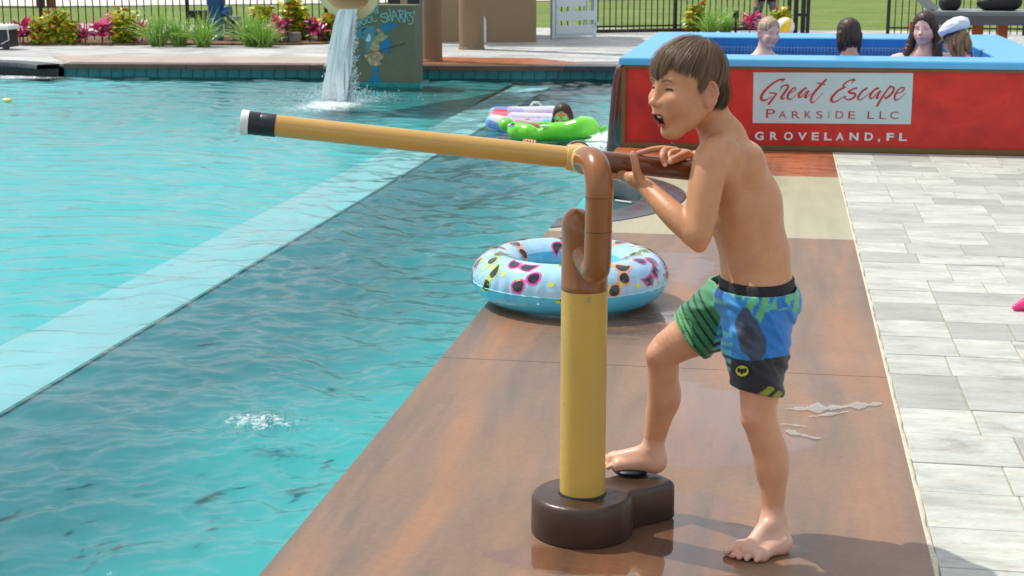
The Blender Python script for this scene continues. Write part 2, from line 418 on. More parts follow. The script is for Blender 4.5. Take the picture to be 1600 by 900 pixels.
# dark coping ring and wall of the round notch
def arc(c, r0, r1, z0, z1, a0, a1, seg=48):
    return MB().lathe([(r0, z0), (r1, z0), (r1, z1-.012), (r1-.008, z1-.002), (r1-.02, z1), (r0+.02, z1), (r0+.006, z1-.004), (r0, z1-.02)], (c[0], c[1], 0), seg, None, a0, a1, True)
am = arc(NC, NR-.25, NR-.004, -.10, .004, -math.radians(60), math.radians(60)); am.V = [(max(v[0], XL+.002), v[1], v[2]) for v in am.V]; am.build('notch_coping', M_dkcop, deck, True)
MB().prism([(NC[0]+(NR-.24)*math.cos(a), NC[1]+(NR-.24)*math.sin(a)) for a in np.linspace(-.88, .88, 24)], -.40, -.262).build('notch_floor', mat('dark_slate_tile', (30, 52, 66), .4, .3, 12), deck)
MB().lathe([(NR-.05, -.102), (NR-.05, -1.2)], (NC[0], NC[1], 0), 48, None, -math.radians(60), math.radians(60)).build('notch_wall', M_dkcop, deck, True)

def puddle_sheen(x0, y0, x1, y1, hw_, seed):
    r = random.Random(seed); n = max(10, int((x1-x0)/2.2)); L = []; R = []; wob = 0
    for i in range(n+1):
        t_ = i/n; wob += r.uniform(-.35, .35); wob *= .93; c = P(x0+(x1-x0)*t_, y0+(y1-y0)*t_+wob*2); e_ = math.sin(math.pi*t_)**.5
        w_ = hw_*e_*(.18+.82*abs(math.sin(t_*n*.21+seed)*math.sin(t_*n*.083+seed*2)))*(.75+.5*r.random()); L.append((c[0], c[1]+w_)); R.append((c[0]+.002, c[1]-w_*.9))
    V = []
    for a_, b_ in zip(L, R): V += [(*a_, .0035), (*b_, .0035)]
    q = MB(); q.add(V, [(2*i, 2*i+1, 2*i+3, 2*i+2) for i in range(n)]); o = q.build('puddle_sheen', M_pud); o['kind'] = 'structure'; return o
t = NT('sky_sheen_puddle_water'); pb = t.n('ShaderNodeBsdfPrincipled'); pb.inputs['Base Color'].default_value = (.50, .50, .48, 1); pb.inputs['Roughness'].default_value = .04; pb.inputs['Alpha'].default_value = .42; M_pud = t.done(pb.outputs[0])  # pale base colour stands in for the sky mirrored in the water
puddle_sheen(1224, 641, 1378, 632, .055, 3); puddle_sheen(1226, 676, 1284, 686, .040, 4); puddle_sheen(1262, 652, 1330, 645, .018, 5); puddle_sheen(1218, 664, 1262, 668, .02, 6)
# ================================================================== pavers, each one its own piece
terr = thing('paved_terrace', (1.2, 6, 0), None, None); terr['kind'] = 'structure'
mb = MB(); mb.box((4.9, 6.0, -.0492), (9.04, 12.0, .09)); mb.build('sand_bed', M_sand, terr)
pav_cache = {}
def paver(x0, x1, y0, y1, zj):
    w = round(x1-x0, 3); d = round(y1-y0, 3)
    key = (w, d)
    if key not in pav_cache:
        q = MB(); q.box((0, 0, -.02), (w-.004, d-.004, .04), bev=.0028); o = q.build('paver', M_paver, terr, auto=25, world=False); pav_cache[key] = o.data
    else: o = link('paver', pav_cache[key], terr, False)
    o.location = ((x0+x1)/2-1.2, (y0+y1)/2-6, zj); o.rotation_euler = (random.uniform(-.0016, .0016), random.uniform(-.0016, .0016), 0)
rows = [2.85, 3.10, 3.343, 3.593, 3.847, 4.076, 4.345, 4.595, 4.974, 5.229]
while rows[-1] < 10.35: rows.append(round(rows[-1]+random.choice([.22, .254, .254, .30, .36]), 3))
rows[-1] = 10.63
rp = random.Random(5)
for i in range(len(rows)-1):
    x = .392; lim = min(3.2, .55+.36*rows[i+1]/2.0)
    first = {1: .36, 2: .24, 3: .245, 4: .235, 5: .30, 6: .215, 7: .21, 8: .20}.get(i, rp.choice([.20, .22, .25, .36, .25]))
    w = first
    while x < lim:
        paver(x, x+w, rows[i], rows[i+1], rp.uniform(-.0012, .0012)); x += w; w = rp.choice([.20, .22, .25, .25, .36, .36, .44])
# sandy joint strip between deck and pavers
mb = MB(); ys = np.linspace(1.5, 10.6, 240); V = []
for y in ys:
    j = .004*math.sin(y*17)+.003*math.sin(y*41+1)+random.uniform(-.002, .002); V += [(.379, y, -.001), (.382, y, .0025), (.388+j*.5, y, .002), (.392+j*.6, y, -.001)]
for i in range(len(ys)-1):
    for k in range(3): mb.F.append((i*4+k, i*4+k+1, i*4+5+k, i*4+4+k))
mb.V = V; mb.build('sand_joint', mat('pale_joint_sand', (206, 200, 178), .95, .2, 60, .001, 300), terr, True)

# ================================================================== far deck
E0 = (-8.46, 17.43); E1 = (-1.05, 18.2)
def faredge(x): return E0[1]+(x-E0[0])*(E1[1]-E0[1])/(E1[0]-E0[0])
FN = (-10.0, 15.72); FR = 2.25
def m_fardeck():
    t = NT('far_paving'); v = t.coord((1, 1, 1)); b = t.n('ShaderNodeTexBrick'); t.put(b, 'Vector', v)
    for k_, x_ in (('Scale', 1.0), ('Mortar Size', .006), ('Brick Width', .42), ('Row Height', .26), ('Bias', .1)): b.inputs[k_].default_value = x_
    b.inputs['Color1'].default_value = (*s2l((196, 198, 194)), 1); b.inputs['Color2'].default_value = (*s2l((146, 148, 144)), 1); b.inputs['Mortar'].default_value = (*s2l((120, 120, 112)), 1)
    n = t.noise(t.coord((.6, 2.4, 1)), 1.6, 5, .65)
    c = t.mix(t.ramp(n, [(.40, g(0)), (.62, g(.65))]), b.outputs['Color'], s2l((212, 214, 210)))
    c = t.mix(t.ramp(t.noise(t.coord((.35, 1.6, 1), rot=(0, 0, .3)), 1.3, 4), [(.52, g(0)), (.7, g(.5))]), c, s2l((138, 140, 140)))
    return t.done(t.pbsdf(c, .6))
M_far = m_fardeck()
def sheet(name, poly, z, m, parent=None, kind='structure', thick=0):
    q = MB()
    if thick: q.prism(poly, z-thick, z)
    else: q.add([(x, y, z) for x, y in poly], [tuple(range(len(poly)))])
    o = q.build(name, m, parent)
    if kind and parent is None: o['kind'] = kind
    return o
arcpts = [(FN[0]+FR*math.cos(a), FN[1]+FR*math.sin(a)) for a in np.linspace(math.radians(47.5), math.radians(160), 24)]
far = [(-1.05, 18.2), (-1.05, 14.1), (9, 14.1), (9, 27), (-20, 27), (-20, 16.6)]+arcpts[::-1][:-1]+[E0]
sheet('far_terrace', far[::1], 0, M_far, thick=.03)
# beige and brown bands behind the coping
bw = 1.35
sheet('beige_band', [(-8.40, faredge(-8.4)+.002), (-4.6, faredge(-4.6)+.002), (-4.6, faredge(-4.6)+bw), (-9.3, faredge(-8.4)+bw)], .004, M_pinkband)
sheet('brown_band', [(-4.6, faredge(-4.6)+.002), (-2.1, faredge(-2.1)+.002), (-2.5, faredge(-2.1)+.7), (-3.0, faredge(-3)+1.35), (-4.6, faredge(-4.6)+1.5)], .004, M_redbr)
sheet('grey_band', [(-2.1, faredge(-2.1)+.002), (-1.06, faredge(-1.06)+.002), (-1.06, faredge(-1.06)+1.1), (-2.5, faredge(-2.1)+.7)], .004, mat('grey_damp_concrete', (128, 118, 112), .3, .15, 3))
# pool wall, coping, single tiles
basin = thing('pool_basin', (-5, 12, -.15), None, None); basin['kind'] = 'structure'
dx = np.array([E1[0]-E0[0], E1[1]-E0[1], 0.]); Lf = np.linalg.norm(dx); dx /= Lf; dn = np.array([-dx[1], dx[0], 0]); AXF = np.array([dx, dn, [0, 0, 1]])
def fe(s, off, z): return np.array([E0[0], E0[1], 0])+dx*s+dn*off+np.array([0, 0, z])
s = 0
while s < Lf-.05:
    L = min(1.5, Lf-s); q = MB(); q.box(fe(s+L/2, .12, -.022), (L-.006, .30, .058), AXF, bev=.008); q.build('coping', M_brcop if s < 5.8 else M_dkcop, basin); s += L
q = MB(); q.box(fe(Lf/2, .052, -.556), (Lf, .10, 1.0), AXF); q.build('pool_wall', M_tealwall, basin)
tm = None; s = .02
while s < Lf-.02:
    if tm is None:
        q = MB(); q.box((0, 0, 0), (.134, .012, .098), AXF, bev=0); o = q.build('tile', M_tile, basin, world=False); tm = o.data
    else: o = link('tile', tm, basin, False)
    p_ = fe(s+.07, -.008+random.uniform(-.0015, .0015), -.103); o.location = tuple(p_-np.array([-5, 12, -.15])); o.rotation_euler = (0, random.uniform(-.006, .006), 0); s += .141
# far-left round notch, dark coping + wall
arc(FN, FR-.28, FR+.004, -.05, .006, math.radians(48), math.radians(160)).build('notch_coping', M_dkcop, basin, True)
MB().lathe([(FR-.05, -.05), (FR-.05, -.5)], (FN[0], FN[1], 0), 48, None, math.radians(46), math.radians(160)).build('notch_wall', M_dkcop, basin, True)
q = MB(); q.box((XL-.03+.05, 5.2, -.65), (.10, 9.4, 1.098)); q.build('pool_wall', M_deepwall, basin)
q = MB(); q.box((XL+.055, 12.4, -.65), (.10, 5.0, 1.098)); q.build('pool_wall', M_deepwall, basin)
# ---- floor of the pool with the pale ledge
SR, SL_ = -2.62, -3.07; ZS = -.222
def floor(name, x0, x1, y0, y1, zf, cf, nx=60, ny=120, **kw):
    xs = np.linspace(x0, x1, nx); ys = y0+(y1-y0)*np.linspace(0, 1, ny)**1.7; X, Y = np.meshgrid(xs, ys); Z = zf(X, Y)
    V = np.stack([X, Y, Z], -1).reshape(-1, 3); i = np.arange(nx*ny).reshape(ny, nx)
    F = np.stack([i[:-1, :-1], i[:-1, 1:], i[1:, 1:], i[1:, :-1]], -1).reshape(-1, 4)
    return mesh(name, V, F, M_floor, basin, True, cols=cf(V[:, 0], V[:, 1]))
M_floor = vmat('blue_green_plaster', .7, 3, .08)
def sm(x, a, b): t_ = np.clip((x-a)/(b-a), 0, 1); return t_*t_*(3-2*t_)
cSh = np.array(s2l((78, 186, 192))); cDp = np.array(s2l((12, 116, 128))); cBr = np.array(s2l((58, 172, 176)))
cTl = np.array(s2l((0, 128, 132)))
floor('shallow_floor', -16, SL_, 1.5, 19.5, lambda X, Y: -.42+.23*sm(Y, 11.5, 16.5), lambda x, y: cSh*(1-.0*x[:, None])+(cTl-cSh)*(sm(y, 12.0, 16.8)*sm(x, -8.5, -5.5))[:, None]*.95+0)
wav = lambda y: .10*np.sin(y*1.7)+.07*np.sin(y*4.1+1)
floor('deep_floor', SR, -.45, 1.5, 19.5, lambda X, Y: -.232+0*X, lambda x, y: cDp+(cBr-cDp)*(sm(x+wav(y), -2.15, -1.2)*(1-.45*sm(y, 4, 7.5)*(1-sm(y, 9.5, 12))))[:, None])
q = MB(); q.box(((SR+SL_)/2, 10.5, ZS-.5), (SL_*-1+SR, 18.4, 1.0)); q.build('ledge', mat('pale_ledge_plaster', (152, 196, 204), .6, .06, 3), basin)
q = MB(); q.box((SR+.006, 10.5, ZS-.006), (.012, 18.4, .009)); q.build('ledge_tile_band', mat('teal_edge_tile', (20, 132, 134), .3, .3, 9), basin)
q = MB(); q.box((SR+.003, 10.5, ZS-.3), (.006, 18.4, .35)); q.build('ledge_side', M_deepwall, basin)

# ================================================================== water surface
WZ = -.15
def waves(X, Y, seed, n, lmin, lmax, ang, spread, warp=.25, dxy=None):
    r = np.random.default_rng(seed); H = np.zeros_like(X)
    Xw = X+warp*np.sin(Y*.9+X*.5+seed)+warp*.6*np.sin(Y*1.9-X*1.1); Yw = Y+warp*np.sin(X*.8+1.3*seed)+warp*.5*np.sin(X*2.1+Y*.7)
    Xw = Xw+warp*.12*np.sin(Yw*7.3+seed)*np.sin(Xw*3.1); Yw = Yw+warp*.12*np.sin(Xw*5.9+2*seed)*np.sin(Yw*2.7)
    for i in range(n):
        lam = lmin*(lmax/lmin)**r.random(); a = ang+r.normal()*spread; k = 2*math.pi/lam
        ph = k*(Xw*math.cos(a)+Yw*math.sin(a))+r.random()*6.28
        q = .9/lam; env = np.clip(.35+.65*np.sin(Xw*r.normal()*q+Yw*r.normal()*q+r.random()*6.28)+.35*np.sin(Xw*r.normal()*q*.6+Yw*r.normal()*q*.6), 0, 1.3)
        c_ = lam*env*(np.sin(ph)+.22*np.sin(2*ph+.9))
        if dxy is not None: c_ = c_*np.clip((lam/dxy-3.0)/3.0, 0, 1)
        H += c_
    return H/math.sqrt(n)*1.5
def foam_glint_at(X, Y, glints=True):
    f = np.zeros_like(X)
    for (px, py, rx, ry, a) in ((526, 162, .42, .55, 1.15), (495, 172, .5, .35, .55), (420, 668, .13, .11, .66), (380, 660, .12, .08, .42), (440, 640, .10, .06, .4), (948, 216, .22, .7, 1.05), (925, 232, .22, .6, .5), (25, 122, .8, .30, .8), (820, 560, .2, .1, 0), (60, 120, 1.2, .3, .3), (590, 600, .25, .03, .33), (480, 505, .15, .03, .25), (600, 150, .5, .5, .45)):
        c = P(px, py, WZ); f += a*np.exp(-(((X-c[0])/rx)**2+((Y-c[1])/ry)**2))
    if not glints: return f
    rf = np.random.default_rng(77)
    for _ in range(46):  # small white spots painted in as glints on the ripples
        x, y = rf.uniform(-2.5, -1.2), rf.uniform(3.4, 9.5); rx = rf.uniform(.015, .06); m = (np.abs(X-x) < .25)&(np.abs(Y-y) < .12)
        f[m] += rf.uniform(.22, .5)*np.exp(-(((X[m]-x)/rx)**2+((Y[m]-y)/(rx*.35))**2))
    return f
def water_mesh():
    ny = 1180; t_ = np.linspace(0, 1, ny); ys = 2.6*(18.95/2.6)**t_
    nx = 760; u = np.linspace(0, 1, nx); xs = -.40-15.6*(u**1.45); X, Y = np.meshgrid(xs[::-1], ys)
    dy = np.repeat(np.gradient(ys)[:, None], nx, 1); dx_ = np.repeat(np.abs(np.gradient(xs[::-1]))[None, :], ny, 0); D = np.maximum(dy, dx_*.6)
    chop = sm(X, -3.0, -2.6); far_ = sm(Y, 9, 17)
    L = .029*waves(X, Y, 3, 34, .10, .30, math.pi/2+.05, .30, .30, D)+.0060*waves(X, Y, 8, 14, .3, .9, math.pi/2-.3, .6, .4, D)+.010*far_*waves(X, Y, 13, 18, .25, .7, math.pi/2, .4, .3, D)
    Rr = .031*waves(X, Y, 5, 30, .14, .48, math.pi*.60, .85, .22, D)+.027*waves(X, Y, 11, 34, .05, .14, math.pi*.5, 1.3, .12, D)+.016*waves(X, Y, 21, 10, .5, 1.3, math.pi*.7, .6, .3, D)
    H = L*(1-chop)+Rr*chop*(1-.35*sm(Y, 8, 15))
    fo = foam_glint_at(X, Y, False); H += np.clip(fo, 0, 1.2)*.03*waves(X, Y, 31, 24, .05, .22, 1.0, 2.0, .1, D)
    H += np.clip(fo, 0, 1)*.010; fo = foam_glint_at(X, Y)
    V = np.stack([X, Y, WZ+H], -1).reshape(-1, 3); i = np.arange(nx*ny).reshape(ny, nx)
    F = np.stack([i[:-1, :-1], i[:-1, 1:], i[1:, 1:], i[1:, :-1]], -1).reshape(-1, 4)
    # leave the shark block and everything outside the pool untouched (it is hidden under the decks)
    return V, F, fo.ravel()
def m_water(name, tint, rough=.02, bump=.5, bsc=9, foam_glint=True, bdist=.004):
    t = NT(name); v = t.coord((1, 1.6, 1)); n1 = t.noise(v, bsc, 4, .6, .5); n2 = t.noise(v, bsc*4.5, 3, .6, .3)
    h = t.math('ADD', n1, t.math('MULTIPLY', n2, .35)); nm = t.bump(h, bump, bdist)
    fr = t.n('ShaderNodeFresnel'); fr.inputs['IOR'].default_value = 1.33; t.put(fr, 'Normal', nm)
    gl = t.n('ShaderNodeBsdfGlossy'); gl.inputs['Roughness'].default_value = rough; t.put(gl, 'Normal', nm)
    tr = t.n('ShaderNodeBsdfTransparent'); tr.inputs[0].default_value = (*tint, 1)
    ms = t.n('ShaderNodeMixShader'); t.put(ms, 0, fr.outputs[0]); t.put(ms, 1, tr.outputs[0]); t.put(ms, 2, gl.outputs[0]); out = ms.outputs[0]
    if foam_glint:
        a = t.n('ShaderNodeAttribute', _attribute_name='foam_glint'); fn = t.noise(t.coord((1, 1, 1)), 26, 6, .72, 1.2)
        f = t.math('ADD', a.outputs['Fac'], t.math('MULTIPLY', t.math('SUBTRACT', fn, .62), 2.6)); f = t.ramp(f, [(.30, g(0)), (.9, g(1))])
        f = t.math('MULTIPLY', f, t.ramp(a.outputs['Fac'], [(.05, g(0)), (.3, g(1))]))
        df = t.n('ShaderNodeBsdfDiffuse'); df.inputs[0].default_value = (.74, .82, .83, 1)
        m2 = t.n('ShaderNodeMixShader'); t.put(m2, 0, f); t.put(m2, 1, out); t.put(m2, 2, df.outputs[0]); out = m2.outputs[0]
    return t.done(out)
V_, F_, fo_ = water_mesh()
wat = mesh('pool_water', V_, F_, m_water('pool_water_surface', (.82, .965, .96), bump=.6, bsc=16, bdist=.0035), None, True, attrs={'foam_glint': fo_}); wat['kind'] = 'structure'

# ================================================================== lawn, road, bed
def m_lawn():
    t = NT('mown_grass'); n1 = t.noise(t.coord((1, 1, 1)), .7, 5, .65); n2 = t.noise(t.coord((1, .5, 1)), 14, 4, .7)
    c = t.ramp(n1, [(.3, s2l((88, 112, 38))), (.5, s2l((104, 128, 46))), (.7, s2l((128, 136, 66)))])
    c = t.mix(1.0, c, t.ramp(n2, [(.3, g(.72)), (.7, g(1.15))]), 'MULTIPLY'); return t.done(t.pbsdf(c, .9, Normal=t.bump(n2, .8, .03)))
lawn = sheet('lawn', [(-400, 20.3), (-400, 700), (400, 700), (400, 14.2), (9, 14.2), (9, 26.9), (-20, 26.9), (-20, 20.3)], -.02, m_lawn())
base = sheet('ground', [(-400, -60), (400, -60), (400, 700), (-400, 700)], -1.6, mat('bare_earth', (110, 100, 84), .95))
M_conc = mat('pale_concrete_road', (214, 208, 196), .8, .08, .6)
sheet('concrete_road', [(-60, 35.6), (-60, 43.5), (-16, 47.5), (60, 90), (60, 79.5), (-11.5, 38.3), (-17, 35.2)], .0, M_conc)
BEDF = lambda x: 20.683+(x+10.993)*(21.46-20.683)/(10.993-6.482)
FEN = lambda x: 22.029+(x+9.637)*(25.876-22.029)/(9.637-2.297)
M_mulch = mat('bark_mulch', (92, 68, 50), .95, .5, 14, .03, 40, rgb2=(140, 108, 84))
sheet('planting_bed', [(-20, 19.3), (-6.9, BEDF(-6.9)), (-6.3, 21.9), (-6.0, 23.9), (-20, 23.0)][::1], .03, M_mulch, thick=.05)
# ================================================================== water cannon
M_tan = mat('tan_painted_pipe', (204, 160, 82), .30, .05, 5, .0002, 120, Coat_Weight=.25)
M_yel = mat('yellow_tan_painted_post', (202, 166, 78), .40, .10, 3, .0004, 90)
M_brn = mat('glossy_brown_pipe', (142, 88, 40), .30, .16, 5, .0003, 70, Coat_Weight=.22)
M_hnd = mat('dark_brown_handle', (108, 60, 34), .22, .12, 8, .0002, 90, Coat_Weight=.4)
M_bas = mat('brown_rubber_base', (66, 46, 34), .34, .16, 9, .0006, 70)
M_blk = mat('black_rubber', (30, 36, 46), .38, .25, 9)
M_wht = mat('white_plastic', (222, 226, 226), .35, .05, 8)
M_steel = mat('brushed_steel', (170, 168, 160), .3, .1, 20, Metallic=1.0)
cb = np.array([-.421, 3.425, 0]); BH = .097
can = thing('water_cannon', cb, 'tan and brown water cannon post with long swivelling barrel on a round brown foot', 'water cannon')
# base: round drum with a straight pedal block leaving it to the back right
def stadium(r, e, w, n=40):
    pts = []
    ang = math.atan2(e[1], e[0]); L = math.hypot(*e); a0 = math.asin(w/r)
    for a in np.linspace(a0, 2*math.pi-a0, n): pts.append((r*math.cos(a+ang), r*math.sin(a+ang)))
    f = np.array([math.cos(ang), math.sin(ang)]); l = np.array([-f[1], f[0]]); c = .018
    for q_ in (f*(L-c)-l*w, f*(L-c*.3)-l*(w-c*.3), f*L-l*(w-c), f*L+l*(w-c), f*(L-c*.3)+l*(w-c*.3), f*(L-c)+l*w): pts.append(tuple(q_))
    return np.array(pts)
dr = .121; pe = np.array([.175, .165]); out = stadium(dr, pe, .062)
ctr = np.array([.03, .03]); V = []; n = len(out); lay = []
nrm = out-np.roll(out, 1, 0)+np.roll(out, -1, 0)-out; nrm = np.stack([nrm[:, 1], -nrm[:, 0]], 1); nrm /= np.linalg.norm(nrm, axis=1)[:, None]
for z, ins in ((0, .004), (.006, 0), (BH-.014, .001), (BH-.006, .0045), (BH-.0015, .010), (BH, .017)):
    for p_, q_ in zip(out, nrm): V.append((cb[0]+p_[0]-q_[0]*ins, cb[1]+p_[1]-q_[1]*ins, z))
F = [(L*n+k, L*n+(k+1) % n, L*n+n+(k+1) % n, L*n+n+k) for L in range(5) for k in range(n)]+[tuple(5*n+k for k in range(n))]
MB().add(V, F).build('base', M_bas, can, True, auto=50)
ped = P(985, 738, BH); MB().lathe([(0, .002), (.040, .002), (.044, 0.006), (.047, .011), (.044, .0145), (.036, .016), (0, .0165)], (ped[0], ped[1], BH), 28).build('foot_button', M_blk, can, True)
zs = PY(910, 460, 3.37)[2]; zt = PY(897, 327, 3.42)[2]; PR = .0535
MB().lathe([(0, .06), (PR, .06), (PR, zs), (PR*.9, zs)], cb, 40).build('post', M_yel, can, True)
MB().lathe([(PR+.004, BH+.001), (PR+.003, BH+.004), (PR, BH+.004)], cb, 40).build('post_gap', M_blk, can, True)
cc = cb+np.array([0, 0, 0]); hz = zt
prof = [(PR+.0002, zs+.001), (PR+.001, zs+.003), (PR+.001, zs+.012), (PR+.0002, zs+.014), (PR-.001, zs+.1), (PR-.002, hz-.05)]
prof += [((PR-.002)*math.cos(a), hz-.05+.05*math.sin(a)) for a in np.linspace(.12, math.pi/2-.03, 10)]+[(0, hz)]
capm = MB().lathe(prof, cb, 40)
V = np.array(capm.V); k = np.clip((V[:, 2]-(hz-.11))/.11, 0, 1); V[:, 0] -= .008*k**2; V[:, 2] -= k*(V[:, 0]-cb[0]+.008)*.30; capm.V = [tuple(v) for v in V]
capm.build('upper_housing', M_brn, can, True)
jc = PY(909, 248, 3.44); tipc = PY(377, 190.5, 1.0); w0 = (jc-C0)@cF; tipc = C0+(tipc-C0)*(w0*.985/((tipc-C0)@cF))
bd = tipc-jc; BL = np.linalg.norm(bd); bd /= BL; AB = frame(bd)        # barrel axis
ABL = np.array([AB[1], AB[2], bd])
BR = .0243
def alng(s_): return jc+bd*s_
MB().lathe([(0, .03), (BR, .03), (BR, BL-.076), (0, BL-.076)], jc, 36, ABL).build('barrel', M_tan, can, True)
MB().lathe([(BR-.002, BL-.077), (BR+.0015, BL-.0765), (BR+.0018, BL-.045), (BR+.0008, BL-.043), (BR+.0018, BL-.041), (BR+.0018, BL-.017), (BR-.001, BL-.0165)], jc, 36, ABL).build('grip_band', M_blk, can, True)
MB().lathe([(BR-.003, BL-.018), (BR+.0035, BL-.0175), (BR+.004, BL-.003), (BR+.002, BL), (BR-.006, BL+.001), (BR-.008, BL-.004), (0, BL-.006)], jc, 36, ABL).build('nozzle_cap', M_wht, can, True)
HL = .255
MB().lathe([(0, -.02), (BR-.0012, -.02), (BR-.0012, -HL+.004), (BR-.004, -HL), (0, -HL)], jc, 36, ABL).build('handle', M_hnd, can, True)
# tee fitting: sleeve along the barrel + swivel branch towards the camera side
tee = MB().lathe([(BR, .036), (BR+.004, .035), (BR+.0055, .028), (BR+.0055, -.026), (BR+.004, -.033), (BR, -.034)], jc, 36, ABL)
sw = np.array([.30, -.93, -.02]); sw /= np.linalg.norm(sw); AS = frame(sw); ASL = np.array([AS[1], AS[2], sw])
tee.lathe([(BR+.004, -.047), (BR+.006, -.044), (BR+.006, .040), (BR+.003, .044)], jc, 32, ASL)
tee.build('tee_fitting', mat('pale_tan_fitting', (214, 180, 104), .28, .08, 9, Coat_Weight=.4), can, True)
MB().lathe([(0, -.064), (BR+.004, -.064), (BR+.009, -.060), (BR+.009, -.048), (BR+.004, -.046)], jc, 32, ASL).build('swivel_cap', M_hnd, can, True)
# J shaped pipe
JR = .0305
a = jc+sw*.030; top = PY(937, 268, 3.315); pts = []; rad = []
vx = top[0]; vy = top[1]; zt_ = top[2]
def bez(p0, p1, p2, p3, n_): return [((1-t)**3)*p0+3*((1-t)**2)*t*p1+3*(1-t)*t*t*p2+t**3*p3 for t in np.linspace(0, 1, n_)]
jt = np.array([vx, vy, jc[2]-.062]); pA = bez(a, a+sw*.035+np.array([.012, 0, .012]), jt+np.array([0, 0, .072]), jt, 14)
jb = np.array([vx-.002, vy, PY(937, 385, 3.34)[2]]); pe_ = cb+np.array([.002, -.03, 0])+np.array([0, 0, PY(920, 407, 3.38)[2]])
pB = bez(jb, jb-np.array([0, 0, .060]), pe_+np.array([.035, -.07, -.030]), pe_+np.array([.0, 0., .012]), 16)
MB().tube(pA+pB, [JR]*30, 28).build('swivel_pipe', M_brn, can, True, auto=60)
for z_ in (jt[2]-.004, (jt[2]+jb[2])/2-.02): MB().lathe([(JR-.001, -.0012), (JR+.0009, -.0008), (JR+.0009, .0008), (JR-.001, .0012)], (vx-.001, vy, z_), 28).build('joint_ring', M_hnd, can, True)
bp = PY(919, 470, 3.367); bn = np.array([.12, -.99, 0]); bn /= np.linalg.norm(bn); AN = frame(bn); ANL = np.array([AN[1], AN[2], bn]); bc = cb+np.array([0, 0, bp[2]])+bn*(PR-.001)
th_ = math.atan2(bp[1]-cb[1], bp[0]-cb[0]); bn = np.array([math.cos(th_), math.sin(th_), 0]); AN = frame(bn); ANL = np.array([AN[1], AN[2], bn]); bc = cb+np.array([0, 0, bp[2]])+bn*(PR-.001)
MB().lathe([(.0055, 0), (.0055, .0018), (.0048, .0025), (.0026, .0025), (.0024, .001), (0, .001)], bc, 16, ANL).build('bolt', M_steel, can, True)

rd_ = np.random.default_rng(12); q = MB()
for i in range(150):
    a_ = rd_.uniform(-2.9, .1); z_ = BH+.004+(zs-BH)*rd_.random()**1.4; s_ = .0006+.0009*rd_.random(); n_ = np.array([math.cos(a_), math.sin(a_), 0]); q.ell(cb+n_*PR+np.array([0, 0, z_]), (s_*.6, s_, s_*1.3), frame(n_), 6, 4)
for i in range(60):
    a_ = rd_.uniform(0, 6.28); r_0 = rd_.uniform(.062, .10); s_ = .0008+.0012*rd_.random(); q.ell((cb[0]+r_0*math.cos(a_), cb[1]+r_0*math.sin(a_), BH+.0002), (s_, s_, s_*.5), None, 6, 4)
o = q.build('water_drops', m_water('clear_drops_on_post', (.98, .98, .98), bump=0, foam_glint=False), can, True); o['kind'] = 'stuff'
# ================================================================== swim ring
rc = P(889, 432, .105); rc = np.array([rc[0]+.0, rc[1]+.02, .108]); RA, RB = .283, .098
ring = thing('swim_ring', (rc[0], rc[1], 0), 'blue inflatable swim ring printed with sunglasses lying on the deck edge behind the cannon post', 'swim ring')
def torus_pt(u, v, off=0.0):
    """u round the ring, v round the tube (0 = outside, pi/2 = top)"""
    wr = .0028*np.sin(u*46)*np.clip(np.cos(v), 0, 1)**6+.0015*np.sin(u*83+1)*np.clip(np.cos(v), 0, 1)**8
    r = RA+(RB+off+wr)*np.cos(v); z = rc[2]+(RB+off)*.98*np.sin(v); z = np.where(z < .002, .002+(z-.002)*.1, z)
    return np.stack([rc[0]+r*np.cos(u), rc[1]+r*np.sin(u), z+0*u], -1)
def torus_mesh(name, v0, v1, m, nu=220, nv=40):
    U, Vv = np.meshgrid(np.linspace(0, 2*math.pi, nu, endpoint=False), np.linspace(v0, v1, nv), indexing='ij'); P_ = torus_pt(U, Vv).reshape(-1, 3)
    i = np.arange(nu*nv).reshape(nu, nv); j = np.roll(i, -1, 0); F = np.stack([i[:, :-1], j[:, :-1], j[:, 1:], i[:, 1:]], -1).reshape(-1, 4)
    return mesh(name, P_, F, m, ring, True)
def vinyl(name, c, alpha=.75):
    t = NT(name); v = t.coord(); n = t.noise(v, 7, 4, .6); col = t.ramp(n, [(.35, s2l(c)), (.7, tuple(min(1, x*1.35+.03) for x in s2l(c)))])
    b = t.pbsdf(col, .10, Coat_Weight=.6, Alpha=alpha, Subsurface_Weight=.0, Normal=t.bump(t.noise(v, 16, 3), .3, .006)); return t.done(b)
torus_mesh('blue_underside', -math.pi*.985, -.10, vinyl('blue_vinyl', (70, 190, 234), .93))
torus_mesh('inner_wall', math.pi*.80, math.pi*1.015, vinyl('blue_vinyl_inside', (70, 184, 226), .93))
torus_mesh('clear_top', -.10, math.pi*.80, vinyl('clear_blue_vinyl', (158, 202, 232), .92))
MB_ = MB(); U = np.linspace(0, 2*math.pi, 121); MB_.tube([torus_pt(np.array(u), np.array(-.10), .001) for u in U], .0022, 6, False); MB_.build('seam', vinyl('seam_vinyl', (150, 220, 240), 1), ring, True)
M_lens = mat('printed_black', (26, 30, 40), .12, .3, 20, Coat_Weight=.6)
pr_cols = {'pink': (232, 70, 168), 'lime': (196, 226, 92), 'orange': (244, 164, 108), 'yellow': (226, 226, 60)}
M_pr = {k_: mat('print_'+k_, v_, .14, .06, 20, Coat_Weight=.5) for k_, v_ in pr_cols.items()}
